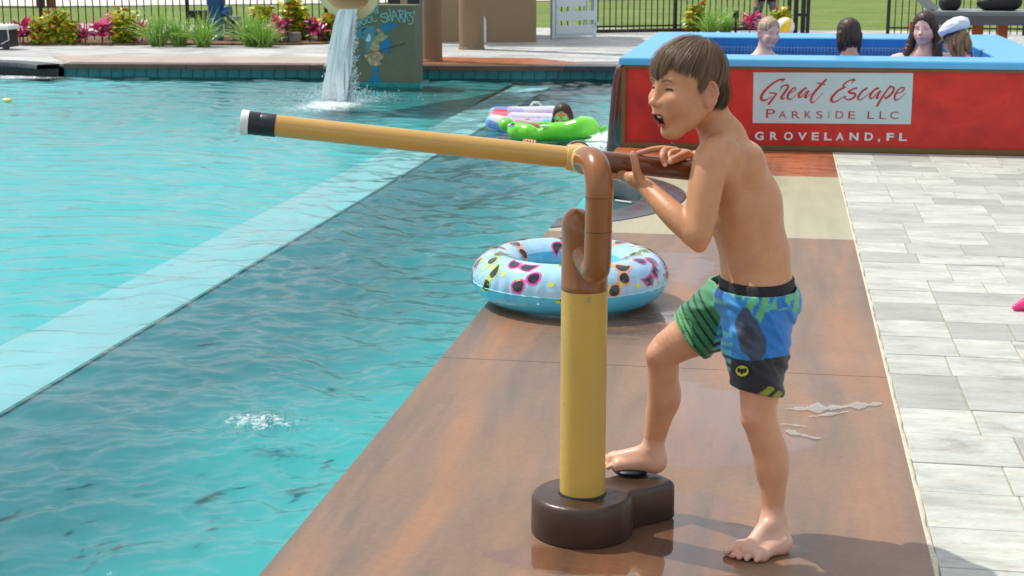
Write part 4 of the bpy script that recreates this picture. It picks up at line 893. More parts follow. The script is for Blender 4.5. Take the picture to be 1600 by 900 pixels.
# ================================================================== lifeguard chair
l0 = P(862, 60); l1 = P(931, 57); lg = thing('lifeguard_chair', ((l0+l1)/2), 'tall white plastic lifeguard chair with slatted side in front of the fence', 'chair')
ld = l1-l0; ld[2] = 0; LL = np.linalg.norm(ld); ld /= LL; ln = np.array([-ld[1], ld[0], 0]); AL = np.array([ld, ln, [0, 0, 1]]); kp = LL/69
def lz(y): return PY(895, y, (l0+l1)[1]/2)[2]
M_lg = mat('white_lifeguard_plastic', (206, 220, 226), .35, .04, 5)
for s_, dd in ((1.5, 0), (66, 0), (1.5, .55), (66, .55)): MB().box(l0+ld*kp*s_+ln*dd+np.array([0, 0, .68]), (.055, .055, 1.36), AL, .01).build('leg', M_lg, lg)
for (ya, yb, xa, xb) in ((52, 56.5, 3, 64), (39, 54, 4, 62), (17.3, 31.5, 4, 64), (-8, 9.5, 4, 50)):
    z0_, z1_ = lz(yb), lz(ya); MB().box(l0+ld*kp*(xa+xb)/2-ln*.03+np.array([0, 0, (z0_+z1_)/2]), (kp*(xb-xa), .03, z1_-z0_), AL, .008).build('side_panel', M_lg, lg)
for xx in (7, 50, 54): MB().box(l0+ld*kp*xx-ln*.012+np.array([0, 0, .62]), (.05 if xx < 50 else .025, .03, 1.1), AL).build('upright', M_lg, lg)
MB().box(l0+ld*kp*33+ln*.28+np.array([0, 0, 1.15]), (LL*.95, .6, .05), AL).build('seat', M_lg, lg); MB().box(l0+ld*kp*33+ln*.58+np.array([0, 0, 1.5]), (LL*.95, .05, .6), AL).build('backrest', M_lg, lg)
MB().box(l0+ld*kp*68+np.array([0, 0, .2]), (.05, .12, .05), AL).build('foot_bracket', M_lg, lg)
# ================================================================== fence
M_fen = mat('black_powder_coated_steel', (26, 30, 28), .45, .15, 10); pmesh = {}
def fence(xa, xb, label, skip=()):
    f_ = thing('metal_fence', (xa, FEN(xa), 0), label, 'fence', 'black picket fence sections'); L = math.hypot(xb-xa, FEN(xb)-FEN(xa)); d_ = np.array([xb-xa, FEN(xb)-FEN(xa), 0])/L; A_ = np.array([d_, [-d_[1], d_[0], 0], [0, 0, 1]]); o0 = np.array([xa, FEN(xa), 0])
    for z_ in (.10, 1.02, 1.16): MB().box(o0+d_*L/2+np.array([0, 0, z_]), (L, .022, .028), A_).build('rail', M_fen, f_)
    n_ = int(L/.106); an = math.atan2(d_[1], d_[0])
    for i in range(n_+1):
        post = (i % 20 == 0); key = 'post' if post else 'picket'
        if key not in pmesh: o = MB().box((0, 0, .6), (.055, .055, 1.26) if post else (.016, .016, 1.18)).build(key, M_fen, f_, world=False); pmesh[key] = o.data
        else: o = link(key, pmesh[key], f_, False)
        p_ = d_*i*.106; o.location = (p_[0], p_[1], 0); o.rotation_euler = (0, 0, an)
fence(-12.6, -4.65, 'black metal picket fence behind the planting bed at the left')
fence(-3.62, .28, 'black metal picket fence behind the lifeguard chair and the boy')
x2 = P(1372, 53)[0]+.15; 
def FEN2(x): return 25.9
FEN_o = FEN; FEN = lambda x: 25.95-.02*(x-x2)
fence(x2, 5.2, 'black metal picket fence behind the spa and the grey table at the right')
FEN = FEN_o
gp = thing('gate_posts', P(1252, 53), 'three thick black gate posts behind the spa right of the beach ball', 'gate')
for px, w_ in ((1242.5, .075), (1254, .075), (1261.5, .06)): a_ = P(px, 53); MB().box((a_[0], a_[1]+.1, .75), (w_, .07, 1.5)).build('post', M_fen, gp)
MB().box((P(1252, 53)[0], P(1252, 53)[1]+.14, .3), (.25, .03, .05)).build('hinge', M_fen, gp)

cu_ = sheet('fence_kerb', [(-3.6, FEN(-3.6)-.1), (.28, FEN(.28)-.1), (.28, FEN(.28)+.1), (-3.6, FEN(-3.6)+.1)], .05, mat('dark_mulch_strip', (70, 58, 48), .9, .3, 20, .01), thick=.05)
# ================================================================== plants
M_leafs = {'pink': vmat('cordyline_leaf', .35, 30, .15), }
def leafset(mbV, base, direc, L, w, droop, col, rs, cols, tipcol=None, seg=4):
    """one tapering arched leaf as a folded ribbon"""
    d_ = np.array(direc, float); d_ /= np.linalg.norm(d_); side = np.cross(d_, [0, 0, 1]); ns = np.linalg.norm(side)
    side = side/ns if ns > 1e-3 else np.array([1., 0, 0]); V = []; p_ = np.array(base, float); n0 = mbV.n
    tw = rs.uniform(-.9, .9); up = np.cross(side, d_); side = side*math.cos(tw)+up*math.sin(tw)
    for i in range(seg+1):
        t_ = i/seg; ww = w*math.sin(math.pi*(.12+.88*t_)**.8)*.5 if t_ < 1 else .0005
        V += [p_-side*ww, p_+side*ww]; 
        c_ = np.array(col)*(1-t_)+np.array(tipcol if tipcol is not None else col)*t_; cols += [c_, c_]
        p_ = p_+d_*L/seg; d_ = d_+np.array([0, 0, -droop/seg]); d_ /= np.linalg.norm(d_)
    mbV.add(V, [(2*i, 2*i+1, 2*i+3, 2*i+2) for i in range(seg)])
M_leaf = vmat('plant_leaf', .38, 60, .2, Subsurface_Weight=0.0)
M_stem = mat('plant_stem', (90, 62, 52), .8)
def plant(kind, x, y, h, label, seed, w=None):
    rs = random.Random(seed); nm = {'ti': 'ti_plant', 'croton': 'croton_shrub', 'grass': 'ornamental_grass'}[kind]
    t_ = thing(nm, (x, y, .02), label, {'ti': 'plant', 'croton': 'shrub', 'grass': 'ornamental grass'}[kind], {'ti': 'pink leaved plants in the beds', 'croton': 'yellow green shrubs in the beds', 'grass': 'clumps of ornamental grass'}[kind])
    m_ = MB(); cols = []; w = w or h*.8; st = MB()
    if kind == 'ti':
        st.tube([(x, y, 0), (x+.01, y, h*.3), (x, y, h*.55)], [.012, .010, .008], 6)
        for i in range(44):
            a = rs.random()*6.28; el = rs.uniform(-.1, 1.25); z0 = h*rs.uniform(.22, .55); pink = rs.random() < (.35+.6*(el > .35))
            c_ = s2l(rs.choice([(214, 44, 120), (232, 84, 152), (196, 30, 92), (238, 130, 176)])) if pink else s2l(rs.choice([(92, 34, 60), (70, 40, 52), (120, 40, 70)]))
            leafset(m_, (x, y, z0), (math.cos(a)*math.cos(el), math.sin(a)*math.cos(el), math.sin(el)), h*rs.uniform(.40, .60), h*.125, .7, c_, rs, cols, tuple(min(1, q_*1.4+.04) for q_ in c_))
    elif kind == 'croton':
        for i in range(9):
            a = rs.random()*6.28; r_0 = w*.3*rs.random(); bx, by = x+r_0*math.cos(a), y+r_0*math.sin(a); hh = h*rs.uniform(.5, .92); st.tube([(x+.1*(bx-x), y+.1*(by-y), 0), (bx, by, hh*.6), (bx+rs.uniform(-.05, .05), by, hh)], [.008, .005, .003], 5)
            for j in range(64):
                z0 = hh*(.12+.92*rs.random()); aa = rs.random()*6.28; el = rs.uniform(-.3, .9); rr = w*.17*rs.random()
                u_ = rs.random(); top_ = z0/h
                c_ = (236, 228, 70) if (u_ < .25+.38*top_) else (112, 154, 50) if u_ < .72 else (176, 200, 74) if u_ < .9 else (214, 96, 60)
                leafset(m_, (bx+rr*math.cos(aa), by+rr*math.sin(aa), z0), (math.cos(aa)*math.cos(el), math.sin(aa)*math.cos(el), math.sin(el)), h*rs.uniform(.16, .26), h*.12, .5, s2l(c_), rs, cols, seg=3)
    else:
        for i in range(230):
            a = rs.random()*6.28; el = rs.uniform(.75, 1.5); c_ = rs.choice([(132, 176, 70), (104, 150, 60), (170, 204, 100), (146, 176, 96)])
            leafset(m_, (x+rs.uniform(-.08, .08), y+rs.uniform(-.08, .08), 0), (math.cos(a)*math.cos(el), math.sin(a)*math.cos(el), math.sin(el)), h*rs.uniform(.6, 1.25), .011, 1.2, s2l(c_), rs, cols, tuple(min(1, q_*1.6) for q_ in s2l(c_)), seg=5)
    if st.n: st.build('stem', M_stem, t_)
    o = m_.build('foliage', M_leaf, t_, False, cols=np.array(cols)); o['kind'] = 'stuff'
def bedpos(px, py): q_ = P(px, py, .03); return q_[0], q_[1]
for i, (k_, px, py, h_, lb) in enumerate((
    ('ti', 36, 67, .44, 'pink and dark purple plant at the left end of the bed beside the cooler'), ('ti', 12, 60, .25, 'small pink plant behind the dark cooler'),
    ('croton', 62, 67, .36, 'low yellow green shrub just right of the leftmost pink plant'), ('croton', 93, 66, .46, 'large yellow green shrub with orange tips at the left of the bed'), ('croton', 112, 67, .32, 'low green shrub left of the pair of pink plants'),
    ('ti', 133, 67, .30, 'small pale pink plant left of the brightest pink plant'), ('ti', 160, 67, .42, 'brightest magenta spiky plant in the left bed'), ('ti', 178, 62, .42, 'pink plant half hidden between the magenta plant and a yellow shrub'), ('croton', 195, 66, .46, 'tall yellow green shrub right of the magenta plant'),
    ('ti', 222, 64, .38, 'faded pink plant left of the grass clumps'), ('grass', 247, 69, .50, 'leftmost tall green grass clump in the bed'), ('grass', 280, 69, .40, 'narrow grass clump left of the blue hydrant'), ('grass', 318, 70, .46, 'wide arching grass clump in front of the blue hydrant'), ('ti', 341, 60, .26, 'small coral pink flower head in front of the grey utility box'),
    ('ti', 375, 62, .27, 'small pink plant right of the grey utility box'), ('grass', 392, 69, .46, 'green grass clump right of the utility box'), ('croton', 415, 64, .50, 'tall light green shrub behind the right grass clump'), ('grass', 415, 70, .36, 'low grass clump left of the pink plant by the spotlight'), ('ti', 437, 66, .44, 'pink plant with a tall centre left of the concrete block'), ('croton', 462, 62, .54, 'tall lime yellow shrub behind the concrete block'),
    ('ti', 497, 64, .42, 'bright pink plant left of the falling water'), ('croton', 516, 63, .50, 'yellow green shrub half behind the falling water'), ('croton', 470, 60, .35, 'low yellow green shrub right of the tall lime shrub'))):
    x, y = bedpos(px, py); plant(k_, x, y, h_*1.14, lb, 100+i)
for i, (k_, px, h_, lb) in enumerate((('croton', 1086, .52, 'red and yellow green shrub above the spa rim behind the boy'), ('grass', 1110, .46, 'wispy grass clump right of the red green shrub behind the spa'), ('grass', 1135, .44, 'dark upright grass clump left of the grey leggings'), ('ti', 1172, .42, 'pink spiky plant behind the smiling woman in the spa'), ('ti', 1199, .36, 'reddish plant between the grey leggings behind the spa'), ('croton', 1220, .44, 'yellow green shrub behind the beach ball'))):
    q_ = P(px, 50+(i % 2)*1.5); plant(k_, q_[0], q_[1]-.4, h_, lb, 300+i)
q_ = P(1150, 51); bl = thing('bollard_light', q_, 'small dark path light among the plants behind the spa', 'path light'); MB().lathe([(.02, 0), (.02, .25), (.045, .25), (.045, .33), (0, .35)], (q_[0], q_[1]-.3, 0), 12).build('lamp_post', M_fen, bl, True); MB().lathe([(.05, .35), (.05, .365), (0, .38)], (q_[0], q_[1]-.3, 0), 12).build('lamp_cap', M_fen, bl, True)
# ---- little things in the bed
q_ = P(453, 69); bk = thing('concrete_block', (q_[0], q_[1], .03), 'grey concrete block lying in the mulch at the right end of the bed', 'block')
b_ = MB(); b_.box((q_[0], q_[1]+.1, .10), (.24, .14, .13), None, .008); b_.build('block_body', mat('concrete_block', (150, 146, 138), .85, .1, 10, .004, 90), bk)
for px, lb in ((452, 'black garden spotlight standing in front of the concrete block'), (179, 'thin black stake light between the magenta plant and yellow shrub'), (486, 'black angled spotlight left of the rightmost pink plant')):
    q_ = P(px, 69); t_ = thing('garden_spotlight', (q_[0], q_[1], .03), lb, 'garden light', 'garden lights in the planting bed'); MB().tube([(q_[0], q_[1]-.05, .0), (q_[0], q_[1]-.05, .30)], .010, 8).build('stake', M_fen, t_, True); MB().tube([(q_[0]-.02, q_[1]-.05, .28), (q_[0]+.03, q_[1]-.07, .34)], [.018, .032], 10).build('lamp_head', M_fen, t_, True)
q_ = P(318, 38); hy = P(318, 70); hyd = thing('blue_pipe_riser', (hy[0], hy[1]+.6, 0), 'blue painted pipe riser with side outlet behind the arching grass', 'pump'); M_hb = mat('blue_gloss_paint', (18, 86, 140), .3, .1, 6, Coat_Weight=.3)
hx, hyy = hy[0]-.01, hy[1]+.6; zb = PY(318, 38, hyy)[2]; MB().lathe([(.09, 0), (.09, zb), (.125, zb+.01), (.125, zb+.08), (.11, zb+.09), (.12, zb+.26), (.14, zb+.30), (.14, zb+.9), (0, zb+.95)], (hx, hyy, 0), 28).build('riser', M_hb, hyd, True)
MB().tube([(hx+.05, hyy, zb+.16), (hx+.20, hyy-.02, zb+.19), (hx+.23, hyy-.02, zb+.19)], [.06, .075, .085], 16).build('outlet', M_hb, hyd, True)
q_ = P(293, 66); bb = thing('grey_meter_post', (q_[0], q_[1]+.5, 0), 'grey post with a flat black box top left of the blue riser', 'utility post'); zz_ = PY(293, 27, q_[1]+.5)[2]
MB().box((q_[0]+.05, q_[1]+.5, zz_/2), (.15, .15, zz_), None, .01).build('post', mat('grey_green_plastic', (92, 104, 96), .6), bb); MB().box((q_[0]-.02, q_[1]+.5, zz_+.05), (.24, .2, .11), None, .01).build('box_top', mat('black_box_plastic', (14, 18, 16), .4), bb)
q_ = P(350, 68); ub = thing('utility_box', (q_[0], q_[1]+.4, 0), 'grey electrical box on a grey post behind the coral pink flower', 'electrical box'); M_ug = mat('grey_pvc', (128, 140, 140), .5, .06)
zz_ = PY(350, 31, q_[1]+.4)[2]; MB().box((q_[0], q_[1]+.4, zz_-.11), (.22, .13, .22), None, .01).build('box_body', M_ug, ub); MB().box((q_[0]+.02, q_[1]+.40, zz_+.03), (.17, .15, .05), None, .01).build('lid', M_ug, ub); MB().box((q_[0]+.03, q_[1]+.36, .15), (.05, .05, .34)).build('conduit', M_ug, ub)
# drum cooler at far left
q_ = P(-3, 78); dr_ = thing('rolling_cooler', q_, 'dark wheeled cooler with white lid cut by the left edge of the photo', 'cooler'); zz_ = PY(0, 38, q_[1])[2]
MB().box((q_[0]+.0, q_[1]+.15, zz_*.45), (.30, .3, zz_*.7), None, .02).build('cooler_body', mat('dark_navy_plastic', (22, 32, 40), .4), dr_); MB().box((q_[0]+.01, q_[1]+.15, zz_*.88), (.34, .34, zz_*.17), None, .025).build('lid', M_wht, dr_)
MB().lathe([(0, -.02), (.045, -.02), (.045, .02), (0, .02)], (q_[0]+.12, q_[1], .045), 14, np.array([[1, 0, 0], [0, 0, 1], [0, 1, 0]])).build('wheel', M_blk, dr_, True)
MB().tube([(q_[0]+.16, q_[1], zz_*.8), (q_[0]+.18, q_[1]-.02, zz_*.4), (q_[0]+.06, q_[1]-.02, .08)], .007, 6).build('handle', M_wht, dr_, True)
# yellow dot floating at far left
q_ = P(12, 159, WZ); yb = MB().ell((q_[0], q_[1], WZ+.015), (.05, .05, .025), None, 14, 8).build('floating_duck_toy', mat('pale_yellow_rubber', (222, 214, 120), .3), None, True); props(yb, 'tiny pale yellow toy floating in the pool at the far left', 'toy')
# far play things
M_rw = mat('red_brown_timber', (126, 60, 40), .7)
for px, lb in ((40, 'red brown timber bench far across the lawn at the left'),):
    q_ = P(20, 10); t_ = thing('timber_bench', (q_[0], q_[1], 0), lb, 'bench'); MB().box((q_[0], q_[1], .62), (1.6, .5, .3)).build('seat', M_rw, t_)
    for dx_ in (.72, .98): MB().box((q_[0]+dx_, q_[1], .3), (.08, .3, .75)).build('leg', M_rw, t_)
q_ = P(130, 9); t_ = thing('blue_play_canopy', (q_[0], q_[1], 0), 'blue cloth canopy far behind the fence at the left', 'canopy'); q2 = MB(); xs_ = np.linspace(-.8, .3, 20)
for i, x_ in enumerate(xs_): q2.V += [(q_[0]+x_, q_[1]+.05*math.sin(i), .18+.05*math.sin(i*1.3)), (q_[0]+x_, q_[1]+.05*math.cos(i), 1.2)]
q2.F = [(2*i, 2*i+2, 2*i+3, 2*i+1) for i in range(19)]; q2.build('cloth', mat('blue_cloth', (24, 100, 184), .7), t_, True); MB().box((q_[0]-.8, q_[1], .6), (.05, .05, 1.2)).build('pole', M_fen, t_)
# ================================================================== table at the right
tq = PY(1458, 21, 15.6); tb = thing('picnic_table', (tq[0]+.9, tq[1]+.4, 0), 'grey topped picnic table with orange brown legs behind the right side of the spa', 'table')
tz = tq[2]; M_gt = mat('grey_composite_board', (78, 84, 88), .5, .1, 4); M_gl = mat('light_grey_board', (128, 140, 140), .45, .08, 4); M_or = mat('orange_brown_timber', (166, 82, 40), .6, .15, 5)
for k_ in range(5): MB().box((tq[0]+.95, tq[1]+.09+.16*k_, tz+.0), (1.95, .152, .04), None, .004).build('plank', M_gl, tb)
MB().box((tq[0]+.95, tq[1]-.02, tz-.062), (1.95, .03, .09)).build('apron', M_gt, tb)
for px in (1429, 1483, 1500, 1527, 1567): a_ = PY(px, 40, tq[1]+.35+.1*(px % 2)); MB().box((a_[0], a_[1], (tz-.10)/2), (.095, .06, tz-.10)).build('leg', M_or, tb)
a_ = PY(1437, -2, tq[1]+.1); b_ = PY(1462, 18, tq[1]+.1); MB().tube([a_+np.array([-.12, 0, .12]), b_], .045, 4).build('brace', M_gl, tb)
bg_ = PY(1515, 6, tq[1]+.3)
for px, w_, lb in ((1483, .17, 'left black bag lying on the grey table'), (1560, .34, 'right larger black bag lying on the grey table')):
    a_ = PY(px, 14, tq[1]+.3); t_ = thing('black_bag', (a_[0], a_[1], tz+.02), lb, 'bag', 'black bags on the grey table')
    fb_ = Field.uni(a_+np.array([-w_*.7-.06, -.2, -.12]), a_+np.array([w_*.7+.06, .2, .30]), .012); fb_.ell((a_[0], a_[1], tz+.09), (w_*.62, .10, .09), None, .02).ell((a_[0]+w_*.3, a_[1], tz+.12), (w_*.35, .09, .10), None, .03).cut((a_[0], a_[1], tz+.022), (0, 0, -1)); fb_.build('bag_body', mat('black_nylon', (20, 20, 24), .5), t_)
    MB().tube([(a_[0]-w_*.3, a_[1]-.1, tz+.12), (a_[0]-w_*.1, a_[1]-.11, tz+.24), (a_[0]+w_*.2, a_[1]-.1, tz+.15)], .008, 6).build('strap', M_fen, t_, True)
# beach ball
q_ = P(1226, 56); br_ = .15; bc_ = np.array([q_[0], q_[1]-.1, br_]); ball = thing('beach_ball', (bc_[0], bc_[1], 0), 'white and yellow beach ball lying behind the spa rim', 'ball')
for k_ in range(6):
    MB().lathe([(br_*math.cos(t_)+1e-5, br_*math.sin(t_)) for t_ in np.linspace(-1.57, 1.57, 14)], bc_, 6, frame((.5, -.3, .9), (0, 1, .3))[[1, 2, 0]], k_*math.pi/3, (k_+1)*math.pi/3).build('panel', M_wht if k_ % 2 else mat('yellow_vinyl', (236, 196, 40), .25), ball, True)
# pink bag at right edge
q_ = P(1594, 486); t_ = thing('pink_inflatable', q_, 'bright pink inflatable corner on the pavers cut by the right edge', 'inflatable'); f_ = Field.uni(q_+np.array([-.12, -.2, -.02]), q_+np.array([.32, .2, .2]), .006)
f_.cone(q_+np.array([-.02, 0, .012]), q_+np.array([.10, .05, .05]), .012, .05, .02).cone(q_+np.array([.10, .05, .05]), q_+np.array([.22, .05, .06]), .05, .06, .02); f_.build('vinyl_body', mat('hot_pink_vinyl', (232, 36, 120), .2, .1, 9, .002, 40, Coat_Weight=.5), t_)
# water noodle like tube in the notch: a thin pale pipe line across the water
a_ = P(962, 313, -.10); b_ = P(1010, 322, -.10); o = MB().tube([a_, b_+np.array([.25, -.1, 0])], .006, 6).build('thin_white_pipe', M_wht, None, True); props(o, 'thin pale pipe lying along the water inside the round dark notch', 'pipe')
# ================================================================== people
SKIN = dict(base=s2l((205, 150, 108)))
def m_skin(name, sss=.10, rough=.42):
    t = NT(name); a = t.n('ShaderNodeAttribute', _attribute_name='Col'); v = t.coord(); n1 = t.noise(v, 22, 5, .6); n2 = t.noise(v, 600, 2, .6); n3 = t.noise(v, 7, 3)
    c = t.mix(1.0, a.outputs['Color'], t.ramp(n1, [(.3, (.88, .84, .82)), (.7, (1.05, 1.02, 1.0))]), 'MULTIPLY')
    c = t.mix(t.ramp(n3, [(.4, g(0)), (.75, g(.34))]), c, (.54, .25, .17))
    return t.done(t.pbsdf(c, t.ramp(n1, [(.3, g(rough-.08)), (.7, g(rough+.08))]), Normal=t.bump(t.math('ADD', n2, t.math('MULTIPLY', t.noise(v, 160, 3), 1.2)), .35, .0007), Subsurface_Weight=sss, Subsurface_Radius=(.012, .005, .003), Subsurface_Scale=1.0, Specular_IOR_Level=.45))
M_skin = m_skin('skin')
def hairmat(name, dark, light, rough=.44):
    t = NT(name); a = t.n('ShaderNodeAttribute', _attribute_name='Col'); return t.done(t.pbsdf(a.outputs['Color'], rough, Specular_IOR_Level=.35))
M_hair = hairmat('hair', None, None)
M_eyew = mat('eye_white', (214, 206, 200), .15, .02); M_iris = mat('dark_iris', (46, 32, 26), .1, .1); M_tooth = mat('teeth', (226, 220, 204), .25, .03); M_mouth = mat('mouth_inside', (84, 20, 24), .4, .2)
def head(F, o, fwd, up, s, mouth=0., ears=True, k=1.0, smile=.5, female=False, jawk=1.0):
    A = frame(fwd, up); T = lambda x, y, z: o+s*(x*A[0]+y*A[1]+z*A[2]); R3 = lambda x, y, z: (x*s, y*s, z*s)
    E = lambda c, r, kk=.01, op='add', ax=None: F.ell(T(*c), R3(*r), A if ax is None else ax, kk*s, op)
    def sx(y, z):
        x = .125
        while x > .02 and F.at(T(x, y, z)) > 0: x -= .0006
        return x
    E((-.004, 0, .040), (.074, .068, .073), .01); E((.034, 0, .044), (.049, .056, .052), .03); E((.028, 0, -.012), (.050, .054, .060), .03)
    E((-.036, 0, -.014), (.040, .050, .046), .02)
    for sg in (-1, 1): E((.080, sg*.011, -.020), (.012, .008, .010), .010)
    ja = .020*mouth
    E((.026, 0, -.054-ja*.3), (.040*jawk, .042*jawk, .032), .03); E((.064-ja*.25, 0, -.084-ja*.55), (.015, .019, .012), .024)
    for sg in (-1, 1):
        F.cone(T(-.006, sg*.050, -.034), T(.052, sg*.018, -.080-ja*.45), .016*s, .011*s, .024*s)
        E((.056, sg*.033, -.028), (.026, .024, .026), .022)              # cheek
        E((.072, sg*.024, .027), (.008, .020, .006), .018)               # brow
        E((.094, sg*.031, .011), (.011, .015, .008), .016, 'sub')        # socket
    E((.076, 0, .010), (.014, .009, .016), .014); E((.077, 0, -.048), (.018, .025, .020), .02)
    F.cone(T(.084, 0, .008), T(.1000, 0, -.019), .0045*s, .0078*s, .012*s); E((.1025, 0, -.0215), (.0085, .0095, .0078), .006)
    for sg in (-1, 1):
        E((.0930, sg*.0105, -.0255), (.0080, .0058, .0058), .005); E((.0965, sg*.0056, -.0335), (.0036, .0026, .0034), .002, 'sub')
    meta = {}
    for sg in (-1, 1):
        ex = sx(sg*.031, .008)-.0092; meta[sg] = ex
        E((ex, sg*.031, .0105), (.0112, .0150, .0080), .007); E((ex-.0005, sg*.031, .0030), (.0108, .0150, .0068), .007)   # lids
        E((.068, sg*.036, -.014), (.014, .016, .009), .022) if smile > .4 else None
        pl = []
        for t_ in np.linspace(-1, 1, 9):
            y = sg*.031+t_*.0115; z = .0050+.0020*(1-t_*t_); pl.append((y, z))
        pp = [T(sx(y, z)+.0006, y, z) for y, z in pl]
        for p0, p1 in zip(pp[:-1], pp[1:]): F.cone(p0, p1, .0031*s, .0031*s, .001*s, 'sub')
    # mouth
    if mouth > .2:
        zc = -.0625; hh = .0190*mouth; wy = .0215; ring_ = []
        for i in range(21):
            a_ = 2*math.pi*i/20; y = wy*math.cos(a_)*(1.0 if math.sin(a_) > 0 else 1-.22*abs(math.sin(a_))); z = zc+hh*(math.sin(a_)*(.80 if math.sin(a_) > 0 else 1.0))+.0085*abs(math.cos(a_))**2; ring_.append((sx(y, z), y, z, a_))
        x0 = sx(0, zc); E((x0-.008, 0, zc+.0005), (.026, wy*.95, hh*.93), .003, 'sub')
        rp = [(T(x-.0012, y, z), (.0030 if math.sin(a_) > 0 else .0040)*s*(.72+.28*abs(math.sin(a_)))) for x, y, z, a_ in ring_]
        for (p0, r0), (p1, r1) in zip(rp[:-1], rp[1:]): F.cone(p0, p1, r0, r1, .0035*s)
        meta['ring'] = ring_; meta['x0'] = x0
    else:
        z0 = -.0515; pl = [(y, z0+(.006*smile)*(abs(y)/.019)**1.6) for y in np.linspace(-.019, .019, 13)]
        up_l = [T(sx(y, z+.0035)-.0010, y, z+.0036) for y, z in pl]; lo_l = [T(sx(y, z-.004)-.0012, y*.9, z-.0042) for y, z in pl]; mid = [T(sx(y, z)+.0010, y, z) for y, z in pl]
        for L_, r_1 in ((up_l, .0030), (lo_l, .0040)):
            for i, (p0, p1) in enumerate(zip(L_[:-1], L_[1:])): t_ = 1-abs((i+.5)/6-1)**2; F.cone(p0, p1, r_1*s*(.35+.65*t_), r_1*s*(.35+.65*t_), .004*s)
        mid = [m_+A[0]*s*.002 for m_ in mid]
        for p0, p1 in zip(mid[:-1], mid[1:]): F.cone(p0, p1, .0014*s, .0014*s, .0012*s, 'sub')
        meta['mid'] = pl
    if ears:
        for sg in (-1, 1):
            e_f = A[0]*-.82+A[1]*sg*.57; e_f /= np.linalg.norm(e_f); e_u = A[2]-A[0]*.20; e_u -= e_f*(e_u@e_f); e_u /= np.linalg.norm(e_u); e_n = np.cross(e_u, e_f); EA = np.array([e_f, e_n, e_u])
            c = T(-.006, sg*.0715, -.008); sgn = 1 if (e_n@(A[1]*sg)) > 0 else -1
            F.ell(c-e_f*.004*s, (.0150*s, .0048*s, .026*s), EA, .006*s)
            arcp = [(c+s*(e_f*.0155*math.cos(a_)*(1 if math.sin(a_) > -.2 else .8)+e_u*.0275*math.sin(a_)+e_n*sgn*.0022)) for a_ in np.linspace(math.radians(165), math.radians(-60), 16)]
            for p0, p1 in zip(arcp[:-1], arcp[1:]): F.cone(p0, p1, .0034*s, .0034*s, .0025*s)
            F.ell(c-e_u*.0235*s-e_f*.003*s, (.0085*s, .0046*s, .0085*s), EA, .006*s)
            F.ell(c+e_n*sgn*.0066*s-e_f*.001*s+e_u*.004*s, (.0092*s, .0058*s, .0165*s), EA, .003*s, 'sub')
            inn = [(c+s*(e_f*.0075*math.cos(a_)+e_u*(.0150*math.sin(a_)-.002)+e_n*sgn*.0008)) for a_ in np.linspace(math.radians(100), math.radians(-80), 9)]
            for p0, p1 in zip(inn[:-1], inn[1:]): F.cone(p0, p1, .0023*s, .0023*s, .003*s)
            F.ell(c-e_f*.0105*s-e_u*.004*s+e_n*sgn*.0025*s, (.0035*s, .0035*s, .0055*s), EA, .003*s)
    meta['sx'] = sx; head.meta = meta
    return A, T
def facecol(V, C, o, A, s, lip=(.56, .18, .16), mouth=0.0, blush=.5, smile=.5):
    L = (V-o)@A.T/s; x, y, z = L[:, 0], L[:, 1], L[:, 2]; meta = head.meta
    near = (np.abs(x) < .2)&(np.abs(y) < .12)&(np.abs(z-.0) < .16)
    C = lerp(C, (.70, .27, .21), blush*gauss(np.sqrt((x-.066)**2+(np.abs(y)-.040)**2+(z+.028)**2), .024)*near)
    C = lerp(C, (.68, .27, .21), .35*gauss(np.sqrt((x-.100)**2+y**2+(z+.023)**2), .010))
    if mouth > .2:
        rg = np.array([(q[0], q[1], q[2]) for q in meta['ring']]); d = np.full(len(V), 1.0)
        m_ = near&(x > .03)&(np.abs(y) < .04)&(z < -.03)
        Lm = L[m_]; dd = np.min(np.linalg.norm(Lm[:, None, :]-rg[None], axis=2), axis=1); d[m_] = dd
        C = lerp(C, lip, .85*gauss(np.maximum(d-.0030, 0), .0018))
        ro = rg[np.argsort(rg[:, 1])]; xs_ = np.interp(y, ro[:, 1], ro[:, 0]); inp = np.zeros(len(V), bool)
        for (x1, y1, z1), (x2, y2, z2) in zip(rg[:-1], rg[1:]): c_ = (z1 > z) != (z2 > z); inp ^= c_&(y < (y2-y1)*(z-z1)/(z2-z1+1e-12)+y1)
        inside = m_&inp&(d > .0022); C = lerp(C, (.12, .018, .018), 1.0*inside)
    else:
        for sg_ in (1,):
            zc = -.0515+.006*smile*(np.abs(y)/.019)**1.6; C = lerp(C, lip, .8*gauss((z-zc)/.0062, 1.0)*(np.abs(y) < .021)*(x > .06)*near); C = lerp(C, (.22, .06, .05), .8*gauss((z-zc)/.0013, 1.0)*(np.abs(y) < .0195)*(x > .06)*near)
    C = lerp(C, (.20, .07, .05), .8*gauss(np.sqrt((x-.0965)**2+(np.abs(y)-.0056)**2+(z+.0340)**2), .0032))
    for sg in (-1, 1):
        t_ = (y-sg*.031)/.0115; zz = .0050+.0020*(1-t_*t_)
        C = lerp(C, (.07, .035, .03), .95*gauss((z-zz-.0003)/.0027, 1.0)*(np.abs(t_) < 1.08)*(x > .05)*near); C = lerp(C, (.40, .20, .15), .35*gauss((z-.0175)/.0020, 1.0)*(np.abs(t_) < 1.1)*(x > .05)*near)
    C = lerp(C, (.62, .24, .18), .4*((np.abs(y) > .064)&(np.abs(x+.008) < .03)&(np.abs(z+.004) < .04)))
    return C
